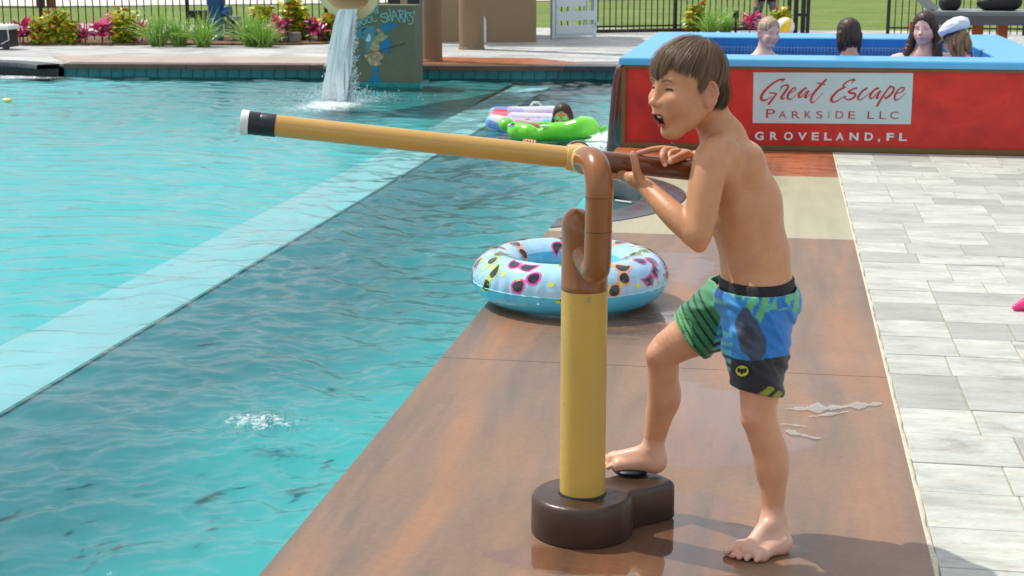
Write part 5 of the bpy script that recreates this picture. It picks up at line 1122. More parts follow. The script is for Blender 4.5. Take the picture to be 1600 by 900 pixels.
def brows(o, A, s, parent, col, n=70, seed=1):
    r = np.random.default_rng(seed); m_ = MB(); cols = []
    for sg in (-1, 1):
        for i in range(n):
            t_ = r.random(); y = sg*(.014+.030*t_); z = .0235+.0050*math.sin(t_*2.6)+r.normal()*.0013; x = (BM['sx'](y, z) if seed == 1 else .084-.012*t_**2*1.1)+.0004
            p0 = o+s*(x*A[0]+y*A[1]+z*A[2]); d = s*.007*(A[1]*sg*.9+A[2]*(.4-.6*t_)-A[0]*.25*t_); w = A[2]*.0004*s
            m_.add([p0-w, p0+w, p0+d], [(0, 1, 2)]); cols += [col]*3
    return m_.build('eyebrow', M_hair, parent, False, cols=np.array(cols))
def shell(o, A, s, d):
    """radius of the scalp along local direction d (ellipsoids of the skull)"""
    best = np.zeros(len(d)); acc = np.zeros(len(d))
    for c, r in (((-.004, 0, .040), (.074, .068, .073)), ((.034, 0, .044), (.049, .056, .052)), ((.018, 0, -.004), (.056, .060, .064)), ((-.036, 0, -.016), (.043, .053, .052))):
        c = np.array(c); r = np.array(r); b = (d/r**2)@(-c)*-1; oc = -c
        aa = ((d/r)**2).sum(1); bb = ((d/r)*(oc/r)).sum(1); cc_ = ((oc/r)**2).sum()-1; disc = bb*bb-aa*cc_; t_ = np.where(disc > 0, (-bb+np.sqrt(np.maximum(disc, 0)))/aa, 0); acc += np.exp(t_/.004)
    return .004*np.log(acc)
def hair_strands(name, o, A, s, parent, n, limit, thick, cols_, seed, pole=(-.30, .12, 1), wjit=.35, rib=.00040, segs=9, fr=.0, layer=None):
    """straight hair combed down over the skull from the crown; limit(local dirs azimuth)->lowest z"""
    r = np.random.default_rng(seed); pole = np.array(pole, float); pole /= np.linalg.norm(pole); e1 = np.array([1, 0, 0])-pole*pole[0]; e1 /= np.linalg.norm(e1); e2 = np.cross(pole, e1)
    az = r.random(n)*2*math.pi; th0 = (r.random(n)**.75)*1.45*r.uniform(.35, 1, n); clump = np.round(az*22)/22
    zl = np.array([limit(a) for a in az])+r.normal(0, .0045, n)+.0070*np.sin(clump*57)+.0050*np.sin(clump*131)
    hh = thick*(.50+.6*r.random(n))+thick*.22*np.sin(clump*89)*np.abs(np.sin(clump*23)); swirl = .25; jw = r.normal(0, .03, n)
    def pos(th):
        aa = az[:, None]+swirl*np.exp(-th*1.5)+(clump-az)[:, None]*.6*np.minimum(1, th/1.5)+jw[:, None]*np.sin(th*3+az[:, None]*40)
        d = pole[None, None]*np.cos(th)[..., None]+(e1[None, None]*np.cos(aa)[..., None]+e2[None, None]*np.sin(aa)[..., None])*np.sin(th)[..., None]
        rad = shell(o, A, s, d.reshape(-1, 3)).reshape(th.shape); return d*(rad+hh[:, None]*(.6+.4*np.sin(np.minimum(th, 1.57))))[..., None]
    TH = th0[:, None]+np.linspace(0, 1.9, 30)[None, :]; Z = pos(TH)[..., 2]; below = Z < zl[:, None]; idx = np.where(below.any(1), below.argmax(1), 29)
    idx = np.minimum(idx, 18+(r.random(n)*11).astype(int)); the = TH[np.arange(n), idx]; ok = idx >= 2; K = 9
    TH = th0[:, None]+(the-th0)[:, None]*np.linspace(0, 1, K)[None]; L = pos(TH); L = L[ok]; m_ = len(L)
    W_ = o+s*(L@A); T = np.gradient(W_, axis=1); nrm = (L/np.linalg.norm(L, axis=2)[..., None])@A; side = np.cross(T, nrm); side /= np.linalg.norm(side, axis=2)[..., None]+1e-9
    side = side+nrm*r.normal(0, .22, m_)[:, None, None]; w = (rib*s*(.6+.8*r.random(m_)))[:, None, None]*(np.linspace(1, .10, K)**.6)[None, :, None]
    V = np.stack([W_-side*w, W_+side*w], 2).reshape(-1, 3); cl = clump[ok]; mixv = (.5+.5*np.sin(cl*73+2*np.sin(cl*19)))*.6+.4*r.random(m_)
    base = np.array(cols_); ci = np.clip((mixv*len(base)).astype(int), 0, len(base)-1); C = np.repeat(base[ci]*(.93+.14*r.random(m_))[:, None], 2*K, 0)
    b_ = (np.arange(m_)*2*K)[:, None]+2*np.arange(K-1)[None]; F = np.stack([b_, b_+1, b_+3, b_+2], -1).reshape(-1, 4)
    return mesh(name, V, F, M_hair, parent, True, cols=C)
def hair_cap(F, T, A, s, k=.01):
    pass

# ------------------------------------------------------------------ the boy
J = PY
boy_o = np.array([-.02, 3.45, 0]); boy = thing('person', boy_o, 'barefoot boy in green and blue swim shorts leaning on the water cannon handle, mouth open', 'person')
def axis(fine, lo, hi, hf, hc):
    a = []; x = lo
    while x < hi: a.append(x); x += hf if (fine[0] <= x < fine[1]) else hc
    a.append(x); return np.array(a)
HR, HC = .0016, .0031
bx = axis((-.345, -.085), -.43, .15, HR, HC); by = axis((3.32, 3.56), 3.20, 3.76, HR, HC); bzz = axis((.83, 1.20), -.004, 1.20, HR, HC)
F = Field(bx, by, bzz, .03)
HD = J(1079, 139, 3.425); hyaw = math.radians(27); ff = -cR*math.cos(hyaw)-cFh*math.sin(hyaw); ff = ff+np.array([0, 0, -.05]); HS = .97
uu = np.array([-.03, 0, 1.])
HA, HT = head(F, HD, ff, uu, HS, mouth=1.0)
# neck, torso
up_ = np.array([-.20, .02, 1]); up_ /= np.linalg.norm(up_); tf = -cR*.97+cFh*.22; TA = frame(tf, up_)
F.cone(J(1126, 212, 3.47), J(1099, 158, 3.445), .043, .041, .02)
F.ell(J(1183, 452, 3.47), (.080, .095, .070), frame(tf), .02)
F.ell(J(1180, 400, 3.47), (.079, .088, .085), frame(tf, up_), .04)
F.ell(J(1164, 325, 3.475), (.084, .100, .100), TA, .04)
F.ell(J(1140, 262, 3.475), (.074, .105, .072), TA, .035)
F.cone(J(1133, 214, 3.47), J(1128, 238, 3.40), .032, .034, .03); F.cone(J(1133, 214, 3.47), J(1135, 238, 3.56), .032, .034, .03)
F.ell(J(1176, 262, 3.420), (.030, .040, .044), TA, .022); F.ell(J(1172, 258, 3.53), (.030, .040, .046), TA, .03)
# near (left) arm
F.ell(J(1116, 250, 3.375), (.043, .040, .046), None, .03)
F.chain([(J(1110, 258, 3.355), .040), (J(1101, 300, 3.335), .0375), (J(1095, 340, 3.32), .0345), (J(1088, 364, 3.31), .0320)], .012)
F.chain([(J(1090, 366, 3.31), .0290), (J(1068, 349, 3.325), .0300), (J(1048, 331, 3.345), .0275), (J(1024, 307, 3.385), .0225), (J(1006, 289, 3.415), .0180)], .012)
# near hand: palm under the handle, thumb up in front of it, fingers round the back
F.ell(J(994, 281, 3.425), (.022, .017, .017), frame(-cR+np.array([0, 0, .55])), .010)
F.cone(J(997, 284, 3.42), J(972, 273, 3.445), .0145, .0120, .010)
F.chain([(J(1000, 283, 3.408), .0120), (J(995, 268, 3.404), .0098), (J(993, 257, 3.402), .0086), (J(989.5, 242, 3.404), .0082)], .005)
for i, (xx, L_) in enumerate(((981, 1.0), (973, 1.08), (965, 1.02), (957.5, .9))):
    F.chain([(J(xx+2, 276-i*.6, 3.447), .0080), (J(xx, 272-i, 3.478), .0072), (J(xx-1, 259-i, 3.505), .0066), (J(xx-1, 246-i, 3.508), .0060)], .0025)
# far (right) arm and hand
F.chain([(J(1136, 245, 3.575), .040), (J(1146, 290, 3.61), .034), (J(1140, 318, 3.63), .030)], .02)
F.chain([(J(1140, 318, 3.63), .027), (J(1112, 278, 3.58), .023), (J(1088, 246, 3.525), .0165)], .01)
F.ell(J(1066, 241, 3.495), (.026, .020, .0125), frame(-cR-cFh*.25+np.array([0, 0, .02])), .010)
F.chain([(J(1052, 235, 3.492), .0085), (J(1036, 232.5, 3.487), .0078), (J(1018, 234, 3.478), .0068), (J(999, 239, 3.468), .0060)], .003)
F.chain([(J(1055, 235, 3.478), .0085), (J(1039, 235.5, 3.455), .0082), (J(1035.5, 244, 3.428), .0074), (J(1039, 256, 3.424), .0066)], .003)
F.chain([(J(1060, 237, 3.470), .0080), (J(1049, 239, 3.448), .0076), (J(1046, 246, 3.436), .0066)], .003)
F.chain([(J(1072, 241, 3.468), .0105), (J(1060, 246, 3.444), .0094), (J(1048, 251.5, 3.428), .0080)], .003)
# legs
F.chain([(J(1185, 470, 3.42), .070), (J(1186, 540, 3.405), .060), (J(1187, 610, 3.395), .0455), (J(1186, 648, 3.39), .0400), (J(1196, 684, 3.395), .0390), (J(1205, 715, 3.40), .0385), (J(1208, 760, 3.40), .0300), (J(1208, 800, 3.395), .0245), (J(1211, 825, 3.395), .0255)], .014)
F.ell(J(1174, 654, 3.372), (.022, .026, .024), None, .016); F.ell(J(1205, 722, 3.405), (.034, .034, .055), None, .02)
F.ell(J(1093, 386, 3.302), (.014, .012, .012), None, .012)
F.ell(J(1203, 822, 3.362), (.010, .009, .012), None, .008)
def foot(heel, toes, ankle, z0, ball_r=.016, hr=.0235, side=1, toe_r=None):
    hc = np.array([heel[0], heel[1], z0+hr]); bc = (toes[0]*.5+toes[-1]*.5); bl = hc+(np.array([bc[0], bc[1], z0+.014])-hc)*.80
    F.ell(hc, (hr*1.05, hr*.95, hr), None, .012); F.cone(hc+np.array([0, 0, -.002]), bl, hr*.92, .015, .014)
    F.cone(ankle, bl+np.array([0, 0, .008]), .024, .013, .02); F.cone(ankle, hc, .024, hr*.9, .015)
    inner = toes[0]+(hc-toes[0])*.30; outer = toes[-1]+(hc-toes[-1])*.26
    i2 = np.array([inner[0], inner[1], z0+.016]); o2 = np.array([outer[0], outer[1], z0+.0125])
    F.cone(i2, o2, .0160, .0125, .010); F.cone(i2, hc, .0155, .018, .014); F.cone(o2, hc, .012, .019, .014)
    trs = toe_r or (.0095, .0072, .0068, .0064, .0062)
    for i, tp in enumerate(toes):
        b0 = i2+(o2-i2)*(i/4.0); tip = np.array([tp[0], tp[1], z0+trs[i]*.98]); d_ = (tip-b0); mid = b0+d_*.55+np.array([0, 0, .0025])
        F.chain([(b0, trs[i]*1.1), (mid, trs[i]*.92), (tip-d_/np.linalg.norm(d_)*trs[i]*.8, trs[i]*1.02)], .004)
hl = P(1219, 850, .02); tz_ = [P(1131, 863, .008), P(1143, 868, .008), P(1152, 871.5, .007), P(1164, 874.5, .006), P(1180, 877, .006)]
foot(hl, tz_, J(1208, 812, 3.39), 0.0)
F.chain([(J(1160, 470, 3.53), .066), (J(1100, 512, 3.54), .058), (J(1060, 535, 3.54), .0465), (J(1038, 553, 3.54), .0405), (J(1036, 590, 3.55), .0370), (J(1036, 622, 3.562), .0375), (J(1028, 660, 3.575), .0310), (J(1021, 695, 3.58), .0245), (J(1022, 712, 3.583), .0245)], .014)
F.ell(J(1026, 556, 3.52), (.024, .026, .024), None, .016); F.ell(J(1042, 618, 3.570), (.030, .032, .045), None, .02)
z0f = BH+.0145
h2 = P(1024, 738, z0f+.0); h2 = np.array([-.262, 3.575, 0]); t2 = [np.array([-.404, 3.615, 0]), np.array([-.401, 3.597, 0]), np.array([-.396, 3.583, 0]), np.array([-.390, 3.570, 0]), np.array([-.380, 3.557, 0])]
foot(h2, t2, J(1020, 706, 3.582), z0f-.004)
F.cut((0, 0, .0006), (0, 0, -1))
def boycol(V):
    C = np.tile(np.array(SKIN['base']), (len(V), 1)); z = V[:, 2]
    C = lerp(C, s2l((228, 190, 170)), .8*(1-np.clip((z-.08)/.04, 0, 1))); C = lerp(C, s2l((228, 190, 170)), .7*((V[:, 1] > 3.5)&(z < .19)&(V[:, 0] < -.2))); C = lerp(C, s2l((226, 176, 146)), .35*((z < .55)&(z > .1)))
    for q, w, a in ((J(1168, 655, 3.35), .035, .45), (J(1012, 556, 3.50), .035, .4), (J(1088, 388, 3.30), .03, .3), (J(1116, 238, 3.33), .04, .15), (P(1150, 868, .01), .03, .35), (P(1230, 852, .01), .02, .35), (np.array([-.24, 3.57, .12]), .02, .3)):
        C = lerp(C, (.66, .28, .20), a*gauss(np.linalg.norm(V-q, axis=1), w))
    for q in (J(1039, 256, 3.42), J(1048, 251, 3.42), J(989, 243, 3.40), J(999, 239, 3.465)): C = lerp(C, (.74, .34, .28), .6*gauss(np.linalg.norm(V-q, axis=1), .009))
    C = facecol(V, C, HD, HA, HS, mouth=1.0); return C
body = F.build('body', M_skin, boy, boycol); BM = dict(head.meta)
# water drops left on the wet skin
bv = np.array([v.co[:] for v in body.data.vertices]); bn_ = np.array([v.normal[:] for v in body.data.vertices]); rd = np.random.default_rng(3)
pick = rd.permutation(np.nonzero((bv[:, 2] > .55)&(bv[:, 2] < .97)&(bn_[:, 1] < .25))[0])[:230]; pick = np.concatenate([pick, rd.permutation(np.nonzero((bv[:, 2] > .12)&(bv[:, 2] < .45)&(bn_[:, 1] < .2))[0])[:60]]); q = MB()
for i in pick:
    s_ = .0007+.0010*rd.random()**2; n_ = bn_[i]; u_ = frame(n_, (.1, .2, 1)); q.ell(bv[i]+n_*s_*.2, (s_*.6, s_, s_*(1.1+.9*rd.random())), u_, 7, 5)
o = q.build('water_drops', m_water('clear_water_drop', (.98, .98, .98), bump=0, foam_glint=False), boy, True); o['kind'] = 'stuff'
# mouth: teeth and tongue, eyes
LW_ = lambda x, y, z: HD+HS*(x*HA[0]+y*HA[1]+z*HA[2])
q = MB()
for i in range(-3, 4): q.ell(LW_(head.meta['x0']-.0030-.0010*i*i*.55, i*.0043, -.0535+.0003*i*i), (.0024, .0023, .0046 if abs(i) < 2 else .0042), HA, 8, 6)
q.build('upper_teeth', M_tooth, boy, True)
MB().ell(LW_(.070, 0, -.0745), (.018, .0125, .0045), HA, 14, 8).build('tongue', mat('tongue_pink', (198, 92, 92), .3), boy, True)
for sg in (-1, 1): MB().ell(LW_(BM[sg]-.0022, sg*.031, .0064), (.0105,)*3, HA, 16, 12).build('eyeball', M_iris, boy, True)
brows(HD, HA, HS, boy, np.array(s2l((112, 82, 60))))
def lim(a):
    # azimuth a: 0 = front, pi/2 = left (towards the camera), pi = back
    a = (a+math.pi) % (2*math.pi)-math.pi; b = abs(a)
    pts = [(0, .044), (.12, .054), (.26, .074), (.42, .066), (.56, .050), (.80, .046), (1.00, .050), (1.14, .036), (1.26, .010), (1.36, .004), (1.46, .032), (1.70, .036), (1.90, .024), (2.02, -.010), (2.2, -.040), (3.2, -.054)]
    if a < 0 and b < .6: return .034
    for (x0, y0), (x1, y1) in zip(pts[:-1], pts[1:]):
        if x0 <= b <= x1: return y0+(y1-y0)*(b-x0)/(x1-x0)
    return -.04
# under-layer: solid scalp hair following the same line
def scalp(name, o, A, s, parent, limf, th_, col, pole=(-.30, .12, 1)):
    pole = np.array(pole, float); pole /= np.linalg.norm(pole); e1 = np.array([1, 0, 0])-pole*pole[0]; e1 /= np.linalg.norm(e1); e2 = np.cross(pole, e1); nu, nv = 120, 36; V = []
    for i in range(nu):
        a = 2*math.pi*i/nu; zl = limf(a)+.004; ths = np.linspace(0.001, 2.6, 120); D_ = pole[None]*np.cos(ths)[:, None]+(e1*math.cos(a)+e2*math.sin(a))[None]*np.sin(ths)[:, None]
        Q = D_*(shell(o, A, s, D_)[:, None]+th_); below = np.nonzero(Q[:, 2] < zl)[0]; tm_ = ths[below[0]] if len(below) else 2.4
        tt = np.linspace(.001, tm_, nv); D_ = pole[None]*np.cos(tt)[:, None]+(e1*math.cos(a)+e2*math.sin(a))[None]*np.sin(tt)[:, None]
        off = th_*np.clip((tm_-tt)/.12, 0, 1)**.5; V.append(o+s*((D_*(shell(o, A, s, D_)[:, None]+off[:, None]))@A))
    V = np.array(V).reshape(-1, 3); i_ = np.arange(nu*nv).reshape(nu, nv); j_ = np.roll(i_, -1, 0)
    return mesh(name, V, np.stack([i_[:, :-1], i_[:, 1:], j_[:, 1:], j_[:, :-1]], -1).reshape(-1, 4), M_hair, parent, True, cols=np.tile(np.array(col), (len(V), 1)))
sc_ = scalp('hair_underlayer', HD, HA, HS, boy, lim, .0045, s2l((74, 58, 44)))
hcols = [np.array(s2l(c)) for c in ((92, 72, 53), (102, 80, 60), (112, 89, 67), (122, 98, 75), (132, 108, 83), (144, 119, 92))]
hr_ = hair_strands('hair', HD, HA, HS, boy, 42000, lim, .0085, hcols, 5); hr_['kind'] = 'stuff'
lim2 = lambda a: lim(a)+.02*math.sin(a*23)+.004
h2_ = hair_strands('loose_hair', HD, HA, HS, boy, 1600, lim2, .0155, hcols, 8, wjit=.6, rib=.00036); h2_['kind'] = 'stuff'
for sg in (-1, 1):
    pl = [(sg*.031+t_*.0125, .0052+.0022*(1-t_*t_)) for t_ in np.linspace(-1, 1, 9)]; pts = [LW_(BM['sx'](y, z+.0022)+.0003, y, z+.0018) for y, z in pl]
    MB().tube(pts, [.0003, .0008, .0011, .0012, .0012, .0012, .0011, .0008, .0003], 6).build('eyelash', mat('dark_lashes', (44, 30, 24), .6), boy, True)
# finger nails that face the camera
M_nail = mat('nail', (232, 184, 166), .25, .04, 20)
for c_, ax_, rr in ((J(989.3, 240, 3.3950), (0, 0, 1), (.0062, .0050)), (J(1039.5, 257.5, 3.4175), (.1, 0, -1), (.0046, .0040)), (J(1046.5, 252.5, 3.4200), (-.9, 0, -.5), (.0056, .0046)), (J(997.5, 238.2, 3.4640), (-1, 0, -.2), (.0044, .0036))):
    n_ = (C0-c_)/np.linalg.norm(C0-c_); f_ = frame(n_, ax_); MB().ell(c_, (.0012, rr[1], rr[0]), f_, 12, 8).build('fingernail', M_nail, boy, True)
# ---- swim shorts
def hips(G):
    G.ell(J(1183, 452, 3.47), (.080, .095, .070), frame(tf), .02); G.ell(J(1180, 400, 3.47), (.079, .088, .085), frame(tf, up_), .04); G.ell(J(1164, 325, 3.475), (.084, .100, .100), TA, .04)
    G.chain([(J(1185, 470, 3.42), .070), (J(1186, 540, 3.405), .060)], .014); G.chain([(J(1160, 470, 3.53), .066), (J(1100, 512, 3.54), .058)], .014)
wz = J(1180, 447, 3.37)[2]
FS = Field(axis((0, 0), -.32, .14, .003, .003), np.arange(3.22, 3.72, .003), np.arange(.28, .66, .003), .03)
FS.ell(J(1183, 462, 3.47), (.095, .112, .085), frame(tf), .02)
FS.chain([(J(1186, 480, 3.425), .084), (J(1182, 530, 3.41), .076), (J(1182, 575, 3.40), .067), (J(1187, 618, 3.395), .054)], .03)
FS.chain([(J(1150, 462, 3.53), .074), (J(1105, 505, 3.54), .068), (J(1078, 524, 3.54), .064)], .03)
X_, Y_, Z_ = FS.grid((slice(None),)*3)
fold = .0034*np.exp(-((np.sin((X_*.8+Z_*.9)*38+Y_*14+1.5*np.sin(X_*22)))**2)/.10)
FS.D = FS.D-(fold*np.clip((Z_-.36)*9, .3, 1)).astype(np.float32)
FS.D = FS.D+(.0022*np.sin(Z_*95+X_*40+3*np.sin(Y_*30))*np.sin(X_*60-Y_*35+1)+.0030*np.sin((X_*.6+Z_)*46+Y_*22+2*np.sin(X_*25))+.0012*np.sin(Z_*210+X_*130+Y_*60)).astype(np.float32)*.9
HF = Field.__new__(Field); HF.a = FS.a; HF.D = np.full(FS.D.shape, .03, np.float32); HF.big = .03; hips(HF); FS.D = np.minimum(FS.D, np.maximum(HF.D-.0105, (wz-.075-Z_)+0*X_+0*Y_).astype(np.float32))
inner = Field.__new__(Field); inner.a = FS.a; inner.D = FS.D+.0055; inner.big = .03
def hw(p, q, side): pass
# hems: near leg cut just below its print, far leg square to the thigh
n1_ = J(1187, 618, 3.395)-J(1183, 560, 3.40); n1_ = n1_/np.linalg.norm(n1_)+np.array([.0, 0, 0]); n1_ = n1_+cR*-.30; c1 = J(1188, 611, 3.395)
n2_ = J(1060, 538, 3.54)-J(1110, 503, 3.54); n2_ /= np.linalg.norm(n2_); c2 = J(1077, 525, 3.54)
def halfcut(FD, c, n, sel):
    n = n/np.linalg.norm(n); d = ((X_-c[0])*n[0]+(Y_-c[1])*n[1]+(Z_-c[2])*n[2]).astype(np.float32); d = np.where(sel, d, -1.0); FD.D = np.maximum(FD.D, d)
px_sel = (X_ < J(1128, 560, 3.48)[0])
halfcut(FS, c2, n2_, np.broadcast_to(px_sel, FS.D.shape)); halfcut(FS, c1, n1_, np.broadcast_to(~px_sel, FS.D.shape))
FS.D = np.maximum(FS.D, -inner.D)
FS.D = np.maximum(FS.D, (Z_-(wz-.020)+0*X_+0*Y_).astype(np.float32))
def shortcol(V):
    # print laid out on the cloth, seen from the wearer's left side: a = forward/back, b = height
    a = (V-J(1183, 460, 3.40))@(-cR); b = V[:, 2]; zt_s = wz; C = np.tile(np.array(s2l((26, 122, 208))), (len(V), 1)); r = np.random.default_rng(1)
    h_ = (zt_s-b)
    n_ = np.sin(a*140+2*np.sin(b*60))*.5+np.sin(a*61+1)*.5
    C = lerp(C, s2l((40, 150, 210)), .6*gauss((a-.055)/.03, 1)*(h_ > .02)); C = lerp(C, s2l((110, 190, 74)), .85*((h_ < .045+.035*n_)&(h_ > .004)&(np.sin(a*230+b*80) > -.3)&(a < .05)))
    C = lerp(C, s2l((96, 196, 150)), .7*((h_ < .05)&(np.sin(a*95)*np.sin(b*150+a*40) > .35)))
    dk = np.hypot((a-.020+.25*(h_-.11))/(.022+.16*np.clip(h_-.06, 0, .1)), (h_-.105)/.058)+.10*np.sin(a*160)*np.sin(b*90); C = lerp(C, s2l((58, 66, 84)), .95*(dk < 1)*(a > -.04)); C = lerp(C, s2l((40, 46, 60)), .8*(np.hypot((a-.028)/.014, (h_-.11)/.03) < 1))
    C = lerp(C, s2l((22, 28, 42)), 1.0*(h_ > .158+.004*np.sin(a*40)))
    C = lerp(C, s2l((150, 160, 30)), .9*((h_ > .232+.012*np.sin(a*70)+.25*np.maximum(0, a))&(h_ < .262)&(np.sin(a*160+b*190) > -.35)))
    C = lerp(C, s2l((84, 190, 206)), .9*((a > .058)&(h_ > .10)&(np.sin(b*300+a*90) > -.1)&(h_ < .215)))
    # green leg
    gl_ = (a > .060+.12*np.clip(h_, 0, .2)) & (V[:, 1] > 3.44) | (a > .105)
    G = np.tile(np.array(s2l((34, 136, 82))), (len(V), 1)); G = lerp(G, s2l((120, 200, 150)), .6*gauss(h_/.04, 1)); 
    t_ = (V-J(1110, 503, 3.54))@n2_; G = lerp(G, s2l((12, 34, 40)), 1.0*((np.sin(t_*330+a*30) > .45)&(t_ > -.035))); G = lerp(G, s2l((24, 40, 96)), .8*((np.sin(a*260)*np.sin(b*120+1) > .55)&(a > .14))); G = lerp(G, s2l((130, 206, 120)), .7*((t_ > .028)&(np.sin(t_*660+b*90) > -.2)&(a > .13)))
    C = np.where(gl_[:, None], G, C); return C
M_cloth = vmat('printed_swim_cloth', .62, 60, .12, .0006, 900, Sheen_Weight=.2)
FS.build('swim_shorts', M_cloth, boy, shortcol)
# black elastic waistband
FW = Field(np.arange(-.14, .12, .0025), np.arange(3.34, 3.61, .0025), np.arange(wz-.05, wz+.03, .0025), .03)
hips(FW); FW.D = FW.D-.0045
X2, Y2, Z2 = FW.grid((slice(None),)*3); FW.D = np.maximum(FW.D, (np.abs(Z2-(wz-.014))-.014+0*X2+0*Y2).astype(np.float32)); FW.build('waistband', mat('black_elastic', (16, 18, 26), .7, .2, 60, .0006, 300), boy)
# round emblem low on the near leg, a dark winged mark on yellow
ec = J(1161, 579, 3.33)
def onshort(px, py):
    """ray from straight in front of the near leg to its surface"""
    d = ray_ = (cF+cR*(px-800)/FPX+cU*(450-py)/FPX); c_ = J(1184, 575, 3.40); rr = .0685; A_ = d[:2]@d[:2]; B_ = -2*d[:2]@c_[:2]; D_ = c_[:2]@c_[:2]-rr*rr; t_ = (-B_-math.sqrt(max(0, B_*B_-4*A_*D_)))/(2*A_); return C0+d*t_
def cloth_decal(name, poly, m, off):
    pts = [onshort(x, y) for x, y in poly]; c_ = J(1184, 575, 3.40); V = [p_+(np.array([p_[0]-c_[0], p_[1]-c_[1], 0])/.0685)*off for p_ in pts]; return MB().add(V, [tuple(range(len(V)))]).build(name, m, boy)
cloth_decal('emblem', [(1161+9.5*math.cos(a), 579+8.5*math.sin(a)) for a in np.linspace(0, 6.28, 24, endpoint=False)], mat('yellow_print', (196, 192, 44), .6), .0042)
cloth_decal('emblem_mark', [(1153.5, 576), (1155, 581.5), (1158, 581), (1160.5, 585), (1163.5, 581), (1166.5, 582), (1168.5, 577), (1165.5, 573.5), (1164.5, 577), (1162.8, 574.5), (1161.8, 576), (1160.6, 576), (1159.8, 574.5), (1158.5, 577), (1156.5, 573.5)], mat('black_print', (24, 28, 30), .6), .0048)
# water drop under the chin
dq = J(1050.5, 223, 3.37); o = MB().ell(dq, (.0022, .0022, .005), None, 8, 8).build('chin_drop', m_water('drop', (.95, .98, 1), foam_glint=False), boy, True)
# ================================================================== the bathers in the spa, the floating girl, the walker
def bust(label, hp, fwd, wz_, s, skin, hairf, shoulders, mouth=0, smile=.5, up=(0, 0, 1), h=.0052, lean=(0, 0, 0), bodyw=.19, chest=0, straps=None, jawk=1.0, hlabel=None, headk=1.0, name='person'):
    hp = np.array(hp, float); t_ = thing(name, (hp[0], hp[1], wz_), label, 'person'); A0 = frame(fwd, up); l2 = np.array([shoulders[0], shoulders[1], 0.]); l2 /= np.linalg.norm(l2)
    nb = hp+np.array([0, 0, -.168])*s-A0[0]*.035*s+np.array(lean)
    lo = nb-np.array([bodyw+.16, bodyw+.16, .30]); hi = hp+np.array([bodyw+.1, bodyw+.1, .17])
    F = Field.uni(lo, hi, h); A, T = head(F, hp, fwd, up, s*headk, mouth=mouth, smile=smile, jawk=jawk)
    F.cone(hp-A0[0]*.02-np.array([0, 0, .05])*s, nb, .050*s, .058*s, .03)
    for sg in (-1, 1): F.chain([(nb+np.array([0, 0, -.01]), .055*s), (nb+l2*sg*bodyw*.55+np.array([0, 0, -.045]), .052*s), (nb+l2*sg*bodyw+np.array([0, 0, -.085]), .055*s), (nb+l2*sg*(bodyw+.03)+np.array([0, 0, -.26]), .045*s)], .04)
    F.ell(nb+np.array([0, 0, -.17]), (bodyw*.95, .105, .17), np.array([l2, np.cross([0, 0, 1], l2), [0, 0, 1]]), .05)
    if chest:
        fw = np.cross(l2, [0, 0, 1]); fw = fw*np.sign(fw@A0[0]) if abs(fw@A0[0]) > .1 else A0[0]
        for sg in (-1, 1): F.ell(nb+l2*sg*.085+fw*.09+np.array([0, 0, -.17]), (.085, .08, .08), None, .03)
    F.cut((0, 0, max(wz_-.12, lo[2]+.02)), (0, 0, -1)); meta = dict(head.meta)
    def cf(V):
        C = np.tile(np.array(s2l(skin)), (len(V), 1)); C = facecol(V, C, hp, A, s*headk, mouth=mouth, smile=smile, blush=.3); return C
    F.build('body', M_skin, t_, cf)
    if straps:
        for pts in straps: MB().tube([np.array(p_) for p_ in pts], .006, 6).build('strap', straps_m, t_, True)
    hairf(t_, hp, A, T, s*headk)
    return t_, A, T, nb, l2
straps_m = mat('dark_swimsuit', (40, 40, 52), .6)
def hair_from(F, T, A, s): pass
def solid_hair(name, build, col, lo, hi, h, parent, n_strand=0):
    F = Field.uni(lo, hi, h); build(F); X, Y, Z = F.grid((slice(None),)*3)
    F.D = F.D+(.0016*np.sin(X*260+Y*190+2*np.sin(Z*40))+.0012*np.sin(X*480-Y*350+1.5*np.sin(Z*60))).astype(np.float32)
    def cf(V):
        n = .5+.5*np.sin(V[:, 0]*420+V[:, 1]*300+3*np.sin(V[:, 2]*34)); m = .5+.5*np.sin(V[:, 0]*150-V[:, 1]*190+V[:, 2]*20); c = np.array(s2l(col)); return c[None]*(.62+.5*n*m+.25*m)[:, None]
    return F.build(name, M_hair, parent, cf)
def scalp_parts(F, T, A, s, g=.010, front=.052, low=-.03):
    F.ell(T(-.004, 0, .042), ((.074+g)*s, (.068+g)*s, (.074+g)*s), A, 0); F.ell(T(.030, 0, .050), ((.049+g*.6)*s, (.056+g)*s, (.052+g)*s), A, .02); F.ell(T(-.034, 0, -.010), ((.044+g)*s, (.054+g)*s, (.056+g)*s), A, .02)
def face_clear(F, T, A, s, top=.052): F.ell(T(.105, 0, top-.085), (.075*s, .066*s, .090*s), A, .01*s, 'sub')
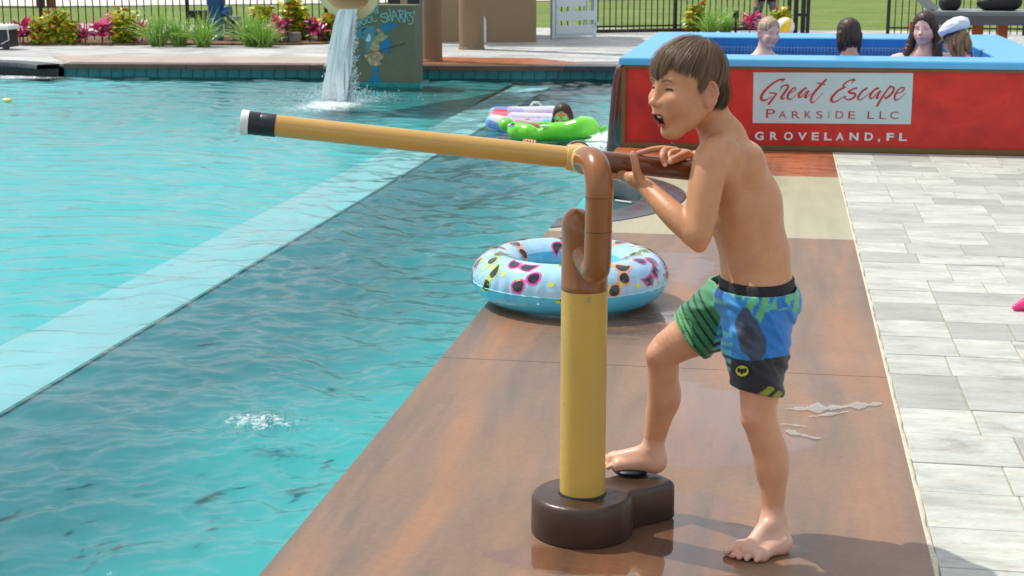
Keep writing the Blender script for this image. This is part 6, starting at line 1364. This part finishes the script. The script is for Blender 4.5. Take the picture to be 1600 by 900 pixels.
# --- smiling fair woman at the back left of the spa
YW = 12.55; hp1 = PY(1200, 52, YW); kk = (hp1-C0)@cF/FPX
tow = lambda p_: (C0-p_)*np.array([1, 1, 0])/np.linalg.norm((C0-p_)[:2])
def rotz(v, a): c_, s_ = math.cos(a), math.sin(a); return np.array([v[0]*c_-v[1]*s_, v[0]*s_+v[1]*c_, v[2]])
f1 = rotz(tow(hp1), math.radians(36))
def hair1(t_, hp, A, T, s):
    def b(F):
        scalp_parts(F, T, A, s, .008); F.ell(T(-.085, 0, .02), (.03*s, .03*s, .03*s), A, .02); F.chain([(T(-.06, .03, -.02), .022*s), (T(-.055, .045, -.08), .014*s), (T(-.05, .05, -.12), .006*s)], .02); face_clear(F, T, A, s, .062); F.ell(T(.02, .085, -.01), (.05*s, .04*s, .045*s), A, .01, 'sub'); F.ell(T(.02, -.085, -.01), (.05*s, .04*s, .045*s), A, .01, 'sub')
    solid_hair('hair', b, (186, 164, 132), hp-.16*s, hp+.16*s, .0048, t_)
sx_ = hp1+np.array([0, 0, -.2])
w1 = bust('fair haired woman smiling in the spa, hair tied back', hp1, f1+np.array([0, 0, -.10]), .5, 1.06, (240, 204, 190), hair1, rotz(cR, .25), smile=.9, bodyw=.155, lean=(-.01, 0, .0))
def strap_over(nb, l2, sg, off, up, t_, m, y0=-.11, w=.005):
    d = -cFh; MB().tube([nb+l2*sg*off+d*.10+np.array([0, 0, -.20]), nb+l2*sg*off*.92+d*.082+np.array([0, 0, -.10]), nb+l2*sg*off*.75+d*.062+np.array([0, 0, -.03]), nb+l2*sg*off*.45+d*.035+np.array([0, 0, .045])], w, 6).build('strap', m, t_, True)
for sg in (-1, 1): strap_over(w1[3], w1[4], sg, .075, 0, w1[0], straps_m)
# --- person with back to the camera
hp2 = PY(1326, 56, 11.62)
def hair2(t_, hp, A, T, s):
    def b(F):
        scalp_parts(F, T, A, s, .012); 
        for i, (y_, L_) in enumerate(((-.062, .115), (-.04, .125), (-.015, .135), (.01, .13), (.035, .135), (.06, .12), (.072, .10))): F.chain([(T(-.045+.02*abs(y_)/.06, y_, .01), .028*s), (T(-.062+.03*abs(y_)/.06, y_, -.05), .024*s), (T(-.055+.03*abs(y_)/.06+.01*(i % 2), y_*1.05, -L_+.01*(i % 3)), .010*s)], .008)
        face_clear(F, T, A, s, .06)
    solid_hair('hair', b, (70, 54, 44), hp-.17*s, hp+.16*s, .0046, t_)
w2 = bust('dark wet haired bather seen from behind in the spa', hp2, rotz(-tow(hp2), math.radians(24))+np.array([0, 0, -.02]), .5, 1.04, (214, 166, 146), hair2, cR, bodyw=.14, lean=(-.0, 0, .0))
e_ = w2[2](.045, .078, .01); MB().lathe([(.008, -.003), (.012, 0), (.008, .003)], e_, 10).build('glasses_arm', mat('pale_gold', (200, 180, 110), .3, .05, 10, Metallic=.8), w2[0], True)
# --- big woman facing the camera, dark long hair
hp3 = PY(1445, 46, 12.35)
def hair3(t_, hp, A, T, s):
    def b(F):
        scalp_parts(F, T, A, s, .012)
        for sg in (-1, 1):
            F.chain([(T(-.02, sg*.055, .04), .030*s), (T(-.01, sg*.078, -.03), .027*s), (T(.0, sg*.092, -.10), .032*s), (T(.03, sg*.105, -.17), .034*s), (T(.05, sg*.11, -.24), .020*s)], .01)
        face_clear(F, T, A, s, .066); F.ell(T(.08, 0, -.06), (.07*s, .062*s, .10*s), A, .01, 'sub')
    solid_hair('hair', b, (66, 46, 40), hp-np.array([.2, .2, .32]), hp+.17, .005, t_)
w3 = bust('woman with long dark hair and wide shoulders facing the camera in the spa', hp3, rotz(tow(hp3), math.radians(-16))+np.array([0, 0, -.03]), .5, 1.12, (240, 200, 188), hair3, rotz(cR, -.15), mouth=0, smile=.3, bodyw=.235, chest=1, jawk=1.22)
for sg in (-1, 1): strap_over(w3[3], w3[4], sg, .11, 0, w3[0], straps_m, w=.007)
# --- woman in the white captain's cap
hp4 = PY(1494, 62, 12.0); f4 = rotz(tow(hp4), math.radians(-112))+np.array([0, 0, -.42])
def hair4(t_, hp, A, T, s):
    def b(F):
        scalp_parts(F, T, A, s, .010)
        F.chain([(T(-.03, .05, -.0), .034*s), (T(-.03, .055, -.07), .030*s), (T(-.02, .06, -.14), .022*s)], .01); F.chain([(T(-.07, 0, -.0), .034*s), (T(-.075, .01, -.07), .030*s), (T(-.07, .02, -.12), .016*s)], .01); F.chain([(T(.02, .06, .02), .024*s), (T(.03, .066, -.06), .022*s), (T(.02, .07, -.13), .012*s)], .01)
        face_clear(F, T, A, s, .06)
    solid_hair('hair', b, (150, 116, 82), hp-.20, hp+.17, .0048, t_)
w4 = bust('woman in a tilted cap with her back half turned in the spa', hp4, f4, .5, 1.02, (228, 190, 172), hair4, rotz(cR, -.6), bodyw=.12, lean=(.02, 0, .03))
strap_over(w4[3]+np.array([.03, 0, 0]), w4[4], 1, .05, 0, w4[0], straps_m, w=.005)
cap = thing('captain_cap', w4[2](0, 0, .08), "white soft captain's cap with gold band and dark visor on a bather's head", 'cap')
T4, A4 = w4[2], w4[1]; F = Field.uni(T4(0, 0, .06)-.20, T4(0, 0, .06)+.20, .0042); F.ell(T4(-.010, 0, .085), (.116, .108, .062), A4, .0); F.ell(T4(-.040, 0, .10), (.09, .10, .055), A4, .02)
X, Y, Z = F.grid((slice(None),)*3); F.D = F.D+(.003*np.sin(X*70+Y*40+2*np.sin(Z*60))*np.sin(Z*90-X*50)).astype(np.float32); F.cut(T4(0, 0, .052), -A4[2]+A4[0]*-.0); F.build('crown', mat('white_cotton', (226, 230, 238), .8, .03, 30, .001, 300), cap)
AC = np.array([A4[0], A4[1], A4[2]]); MB().lathe([(.083, .036), (.086, .037), (.087, .058), (.084, .060)], T4(.005, 0, 0), 32, AC*1.04).build('band', mat('navy_band', (24, 28, 44), .6), cap, True)
MB().lathe([(.0885, .044), (.0900, .050), (.0885, .056)], T4(.005, 0, 0), 24, AC*1.04, -1.0, 1.0).build('gold_cord', mat('gold_cord', (226, 190, 60), .4), cap, True)
V = []; n_ = 16
for i in range(n_+1):
    a = -1.05+2.1*i/n_; r0, r1 = .086, .135
    for rr, zz in ((r0, .040), (r1*(.64+.36*math.cos(a)), .022), (r1*(.64+.36*math.cos(a)), .019), (r0, .036)): V.append(T4(.005+rr*math.cos(a), rr*math.sin(a), zz))
MB().add(V, [(i*4+k, i*4+(k+1) % 4, i*4+4+(k+1) % 4, i*4+4+k) for i in range(n_) for k in range(4)]).build('visor', mat('dark_grey_visor', (58, 66, 70), .35), cap, True)
# --- girl with mirrored sunglasses behind the green float
YG = P(885, 212, WZ)[1]; hg = PY(879, 184, YG); kg = ((hg-C0)@cF)/FPX
def hairg(t_, hp, A, T, s):
    def b(F):
        scalp_parts(F, T, A, s, .010)
        for sg in (-1, 1): F.chain([(T(-.01, sg*.055, .03), .028*s), (T(-.01, sg*.072, -.04), .024*s), (T(-.01, sg*.08, -.13), .026*s)], .01)
        F.chain([(T(-.06, 0, .0), .045*s), (T(-.06, 0, -.14), .04*s)], .02); face_clear(F, T, A, s, .060)
    solid_hair('hair', b, (62, 40, 32), hp-.19, hp+.16, .0048, t_)
fg = rotz(tow(hg), math.radians(-8))
wg = bust('girl with dark hair and green mirrored sunglasses resting in the green float', hg, fg, WZ, .98, (206, 146, 112), hairg, cR, bodyw=.13, smile=.2)
Tg, Ag = wg[2], wg[1]; M_mir = mat('green_mirror_lens', (120, 226, 150), .08, .1, 4, Metallic=.7); M_gold = mat('gold_wire', (196, 150, 84), .3, .05, 10, Metallic=.9)
LA = np.array([Ag[1], Ag[2], Ag[0]])
for sg in (-1, 1):
    MB().lathe([(0, .0032), (.016, .0022), (.0225, .0)], Tg(.098, sg*.032, .004), 20, LA*1.0).build('lens', M_mir, wg[0], True); MB().lathe([(.0225, -.002), (.0250, 0), (.0225, .002)], Tg(.098, sg*.032, .004), 20, LA, closed=True).build('lens_frame', M_gold, wg[0], True)
    MB().tube([Tg(.098, sg*.056, .008), Tg(.06, sg*.072, .008), Tg(0, sg*.078, .004)], .0018, 5).build('temple', M_gold, wg[0], True)
MB().tube([Tg(.099, -.012, .010), Tg(.101, 0, .013), Tg(.099, .012, .010)], .0018, 5).build('bridge', M_gold, wg[0], True)
# her forearm across the float and the fingers over its near edge
F = Field.uni(P(800, 222, WZ)-np.array([.30, .35, .05]), P(880, 205, WZ)+np.array([.25, .35, .30]), .0045)
a0 = PY(850, 204, YG-.12); F.chain([(PY(868, 208, YG-.05), .040), (PY(838, 199, YG-.16), .032), (PY(806, 192, YG-.30), .024)], .01)
F.build('forearm', M_skin, wg[0], lambda V: np.tile(np.array(s2l((206, 146, 112))), (len(V), 1)))
hq = P(828, 221, WZ+.03); F = Field.uni(hq-np.array([.13, .12, .09]), hq+np.array([.13, .12, .09]), .0038)
F.ell(hq+np.array([.0, .03, -.012]), (.045, .03, .018), None, .01)
for i in range(5): F.chain([(hq+np.array([-.036+.018*i, .02, -.006]), .010), (hq+np.array([-.044+.021*i, -.004, .014-.004*abs(i-1.5)]), .0098), (hq+np.array([-.048+.023*i, -.028, -.002-.004*abs(i-1.5)]), .0088)], .003)
F.build('hand', M_skin, wg[0], lambda V: np.tile(np.array(s2l((208, 150, 116))), (len(V), 1)))
# --- green animal float
def gloss(name, c, alpha=1.0): return mat(name, c, .16, .1, 6, .002, 30, Coat_Weight=.6, Alpha=alpha)
M_green = gloss('lime_green_vinyl', (104, 206, 34)); YN = P(860, 222, WZ)[1]
fl = thing('green_float', P(860, 215, WZ), 'lime green inflatable crocodile shaped float in front of the girl', 'pool float')
F = Field.uni(np.array([P(765, 215, WZ)[0]-.1, YN-.35, WZ-.12]), np.array([P(958, 215, WZ)[0]+.1, YN+.75, WZ+.34]), .008)
G_ = lambda x, y, dy=0: PY(x, y, YN+dy)
kf = ((G_(860, 200)-C0)@cF)/FPX
F.ell(G_(791, 194, .25), (12.5*kf, .09, 11*kf), None, .02)                       # front paw / snout end
F.chain([(G_(806, 203, .1), 14*kf), (G_(826, 207, .0), 13*kf), (G_(838, 211, .0), 8*kf)], .02)
F.chain([(G_(842, 211, .0), 9*kf), (G_(862, 205, .0), 13*kf), (G_(886, 204, .0), 14.5*kf), (G_(908, 199, .0), 16*kf), (G_(922, 198, .05), 14*kf)], .02)
F.chain([(G_(806, 208, .05), 10*kf), (G_(860, 214, .1), 8*kf), (G_(918, 208, .1), 10*kf)], .03)
F.cone(G_(908, 190, .05), G_(922, 190, .1), 9*kf, 8*kf, .02)
F.cone(G_(926, 206, .05), G_(940, 203, .05), 4*kf, 2.4*kf, .015); F.cone(G_(940, 203, .05), G_(945, 199, .05), 3*kf, 3.6*kf, .01); F.cone(G_(938, 204, .05), G_(945, 205, .05), 2*kf, 1.4*kf, .01)
F.chain([(G_(806, 200, .55), 9*kf), (G_(830, 197, .62), 7*kf), (G_(870, 197, .66), 7*kf), (G_(915, 196, .55), 9*kf)], .03)
X, Y, Z = F.grid((slice(None),)*3); F.D = F.D+(.0022*np.sin(X*130)*np.clip((Z-WZ-.0)*-8+1, 0, 1)).astype(np.float32)
F.build('inflated_body', M_green, fl)
def slick(cx, cy, rx, ry, name, m, dy=-.09): 
    c_ = G_(cx, cy, dy); MB().ell(c_, (rx*kf, .012, ry*kf), None, 20, 10).build(name, m, fl, True)
slick(799, 196, 6, 3.2, 'white_eye_patch', M_wht, -.01); slick(801, 193.5, 3.4, 1.4, 'eye_print', M_blk, -.03); slick(851, 197, 8, 2.6, 'white_belly_patch', mat('pale_green_print', (206, 240, 180), .2), -.045)
MB().tube([G_(931, 203, .04), G_(936, 205, .04)], .012, 10).build('valve', mat('pale_valve', (220, 230, 190), .3), fl, True)
# --- pastel lounge float behind
YF = P(790, 212, WZ)[1]+.35; lf = thing('pastel_float', P(810, 205, WZ), 'clear pastel patterned inflatable lounge behind the green float', 'pool float')
t = NT('pastel_printed_vinyl'); v = t.n('ShaderNodeTexVoronoi'); v.inputs['Scale'].default_value = 7.5; t.put(v, 'Vector', t.coord((1, .6, 1.9), rot=(0, .5, 0))); sp = t.n('ShaderNodeSeparateXYZ'); t.put(sp, 0, v.outputs['Color'])
cr_ = t.n('ShaderNodeValToRGB'); cr_.color_ramp.interpolation = 'CONSTANT'; t.put(cr_, 0, sp.outputs[0]); e = cr_.color_ramp.elements
stops = [(0, (226, 222, 236)), (.28, (110, 216, 200)), (.42, (236, 110, 130)), (.52, (224, 222, 236)), (.64, (110, 160, 230)), (.74, (240, 220, 130)), (.84, (200, 190, 236))]
while len(e) < len(stops): e.new(.5)
for q_, (p_, c_) in zip(e, stops): q_.position = p_; q_.color = (*s2l(c_), 1)
M_past = t.done(t.pbsdf(cr_.outputs[0], .12, Coat_Weight=.6, Alpha=.9))
Hh = lambda x, y, dy=0: PY(x, y, YF+dy); kh = ((Hh(810, 190)-C0)@cF)/FPX
F = Field.uni(np.array([Hh(750, 200)[0]-.08, YF-.35, WZ-.12]), np.array([Hh(905, 200, .8)[0]+.15, YF+1.0, WZ+.42]), .009)
F.chain([(Hh(772, 192, .05), 14*kh), (Hh(800, 196, .0), 13*kh), (Hh(850, 198, .0), 13*kh), (Hh(890, 196, .1), 12*kh)], .02)
F.chain([(Hh(775, 178, .35), 12*kh), (Hh(820, 178, .38), 12*kh), (Hh(870, 177, .42), 12*kh), (Hh(886, 178, .42), 11*kh)], .02); F.chain([(Hh(772, 186, .2), 12*kh), (Hh(870, 188, .22), 11*kh)], .02)
F.build('inflated_body', M_past, lf); MB().tube([Hh(829, 166, .3), Hh(833, 160, .3), Hh(842, 160, .3), Hh(846, 166, .3)], .010, 8).build('handle', M_wht, lf, True)
# --- walker in grey leggings behind the spa
wq = P(1196, 50); YK = wq[1]+.4; F = Field.uni(np.array([PY(1165, 30, YK)[0]-.05, YK-.35, -.01]), np.array([PY(1225, 30, YK)[0]+.05, YK+.35, 1.75]), .011)
pk = lambda x, y, dy=0: PY(x, y, YK+dy); k5 = ((pk(1196, 30)-C0)@cF)/FPX; z0 = .06
hipz = pk(1196, -18)[2]; cx = pk(1197, 30)[0]
F.chain([(np.array([pk(1190, 0)[0], YK, hipz]), 10.5*k5), (pk(1184.5, 12), 7.6*k5), (pk(1184, 30), 5.6*k5), (np.array([pk(1184, 40)[0], YK, .07]), 4.2*k5)], .02); F.cone((pk(1184, 40)[0], YK, .05), (pk(1184, 40)[0], YK-.16, .03), .045, .03, .02)
F.chain([(np.array([pk(1203, 0)[0], YK, hipz]), 10.5*k5), (pk(1209, 10), 7.4*k5), (pk(1210.5, 24), 5.6*k5), (np.array([pk(1209, 40)[0], YK+.1, .07]), 4.2*k5)], .02); F.cone((pk(1209, 40)[0], YK+.1, .05), (pk(1209, 40)[0], YK-.06, .03), .045, .03, .02)
F.ell((cx, YK, hipz), (.16, .12, .13), None, .04); F.ell((cx, YK, hipz+.28), (.145, .10, .26), None, .05); F.ell((cx, YK, hipz+.50), (.17, .09, .09), None, .04); F.cone((cx, YK, hipz+.5), (cx, YK, hipz+.68), .05, .05, .02); F.ell((cx, YK-.01, hipz+.76), (.075, .09, .11), None, .02)
for sg in (-1, 1): F.chain([((cx+sg*.17, YK, hipz+.50), .048), ((cx+sg*.21, YK, hipz+.24), .040), ((cx+sg*.20, YK-.1, hipz+.0), .032), ((cx+sg*.19, YK-.13, hipz-.10), .022)], .02)
def wc(V):
    z = V[:, 2]; n = np.sin(V[:, 0]*60+3*np.sin(z*25))*np.sin(z*45+V[:, 0]*20); C = np.tile(np.array(s2l((108, 112, 116))), (len(V), 1)); C = lerp(C, s2l((60, 64, 70)), .8*(n > .35)); C = lerp(C, s2l((150, 154, 158)), .6*(n < -.5))
    kz = pk(1184, 33)[2]; C = lerp(C, s2l((150, 170, 178)), 1.0*(z < kz)); C = lerp(C, s2l((40, 42, 48)), 1.0*(z < .09)); C = lerp(C, s2l((24, 24, 28)), 1.0*(z > pk(1190, 2)[2])); C = lerp(C, s2l((206, 160, 130)), 1.0*((z > hipz+.55)|((np.abs(V[:, 0]-cx) > .15)&(z < hipz+.22)&(z > hipz-.3)))); C = lerp(C, s2l((80, 56, 44)), 1.0*((z > hipz+.80))); return C
wk = thing('person', (cx, YK, 0), 'person in grey patterned leggings and black top standing behind the spa', 'person'); F.build('body', vmat('walker_clothes', .75, 40, .15), wk, wc)
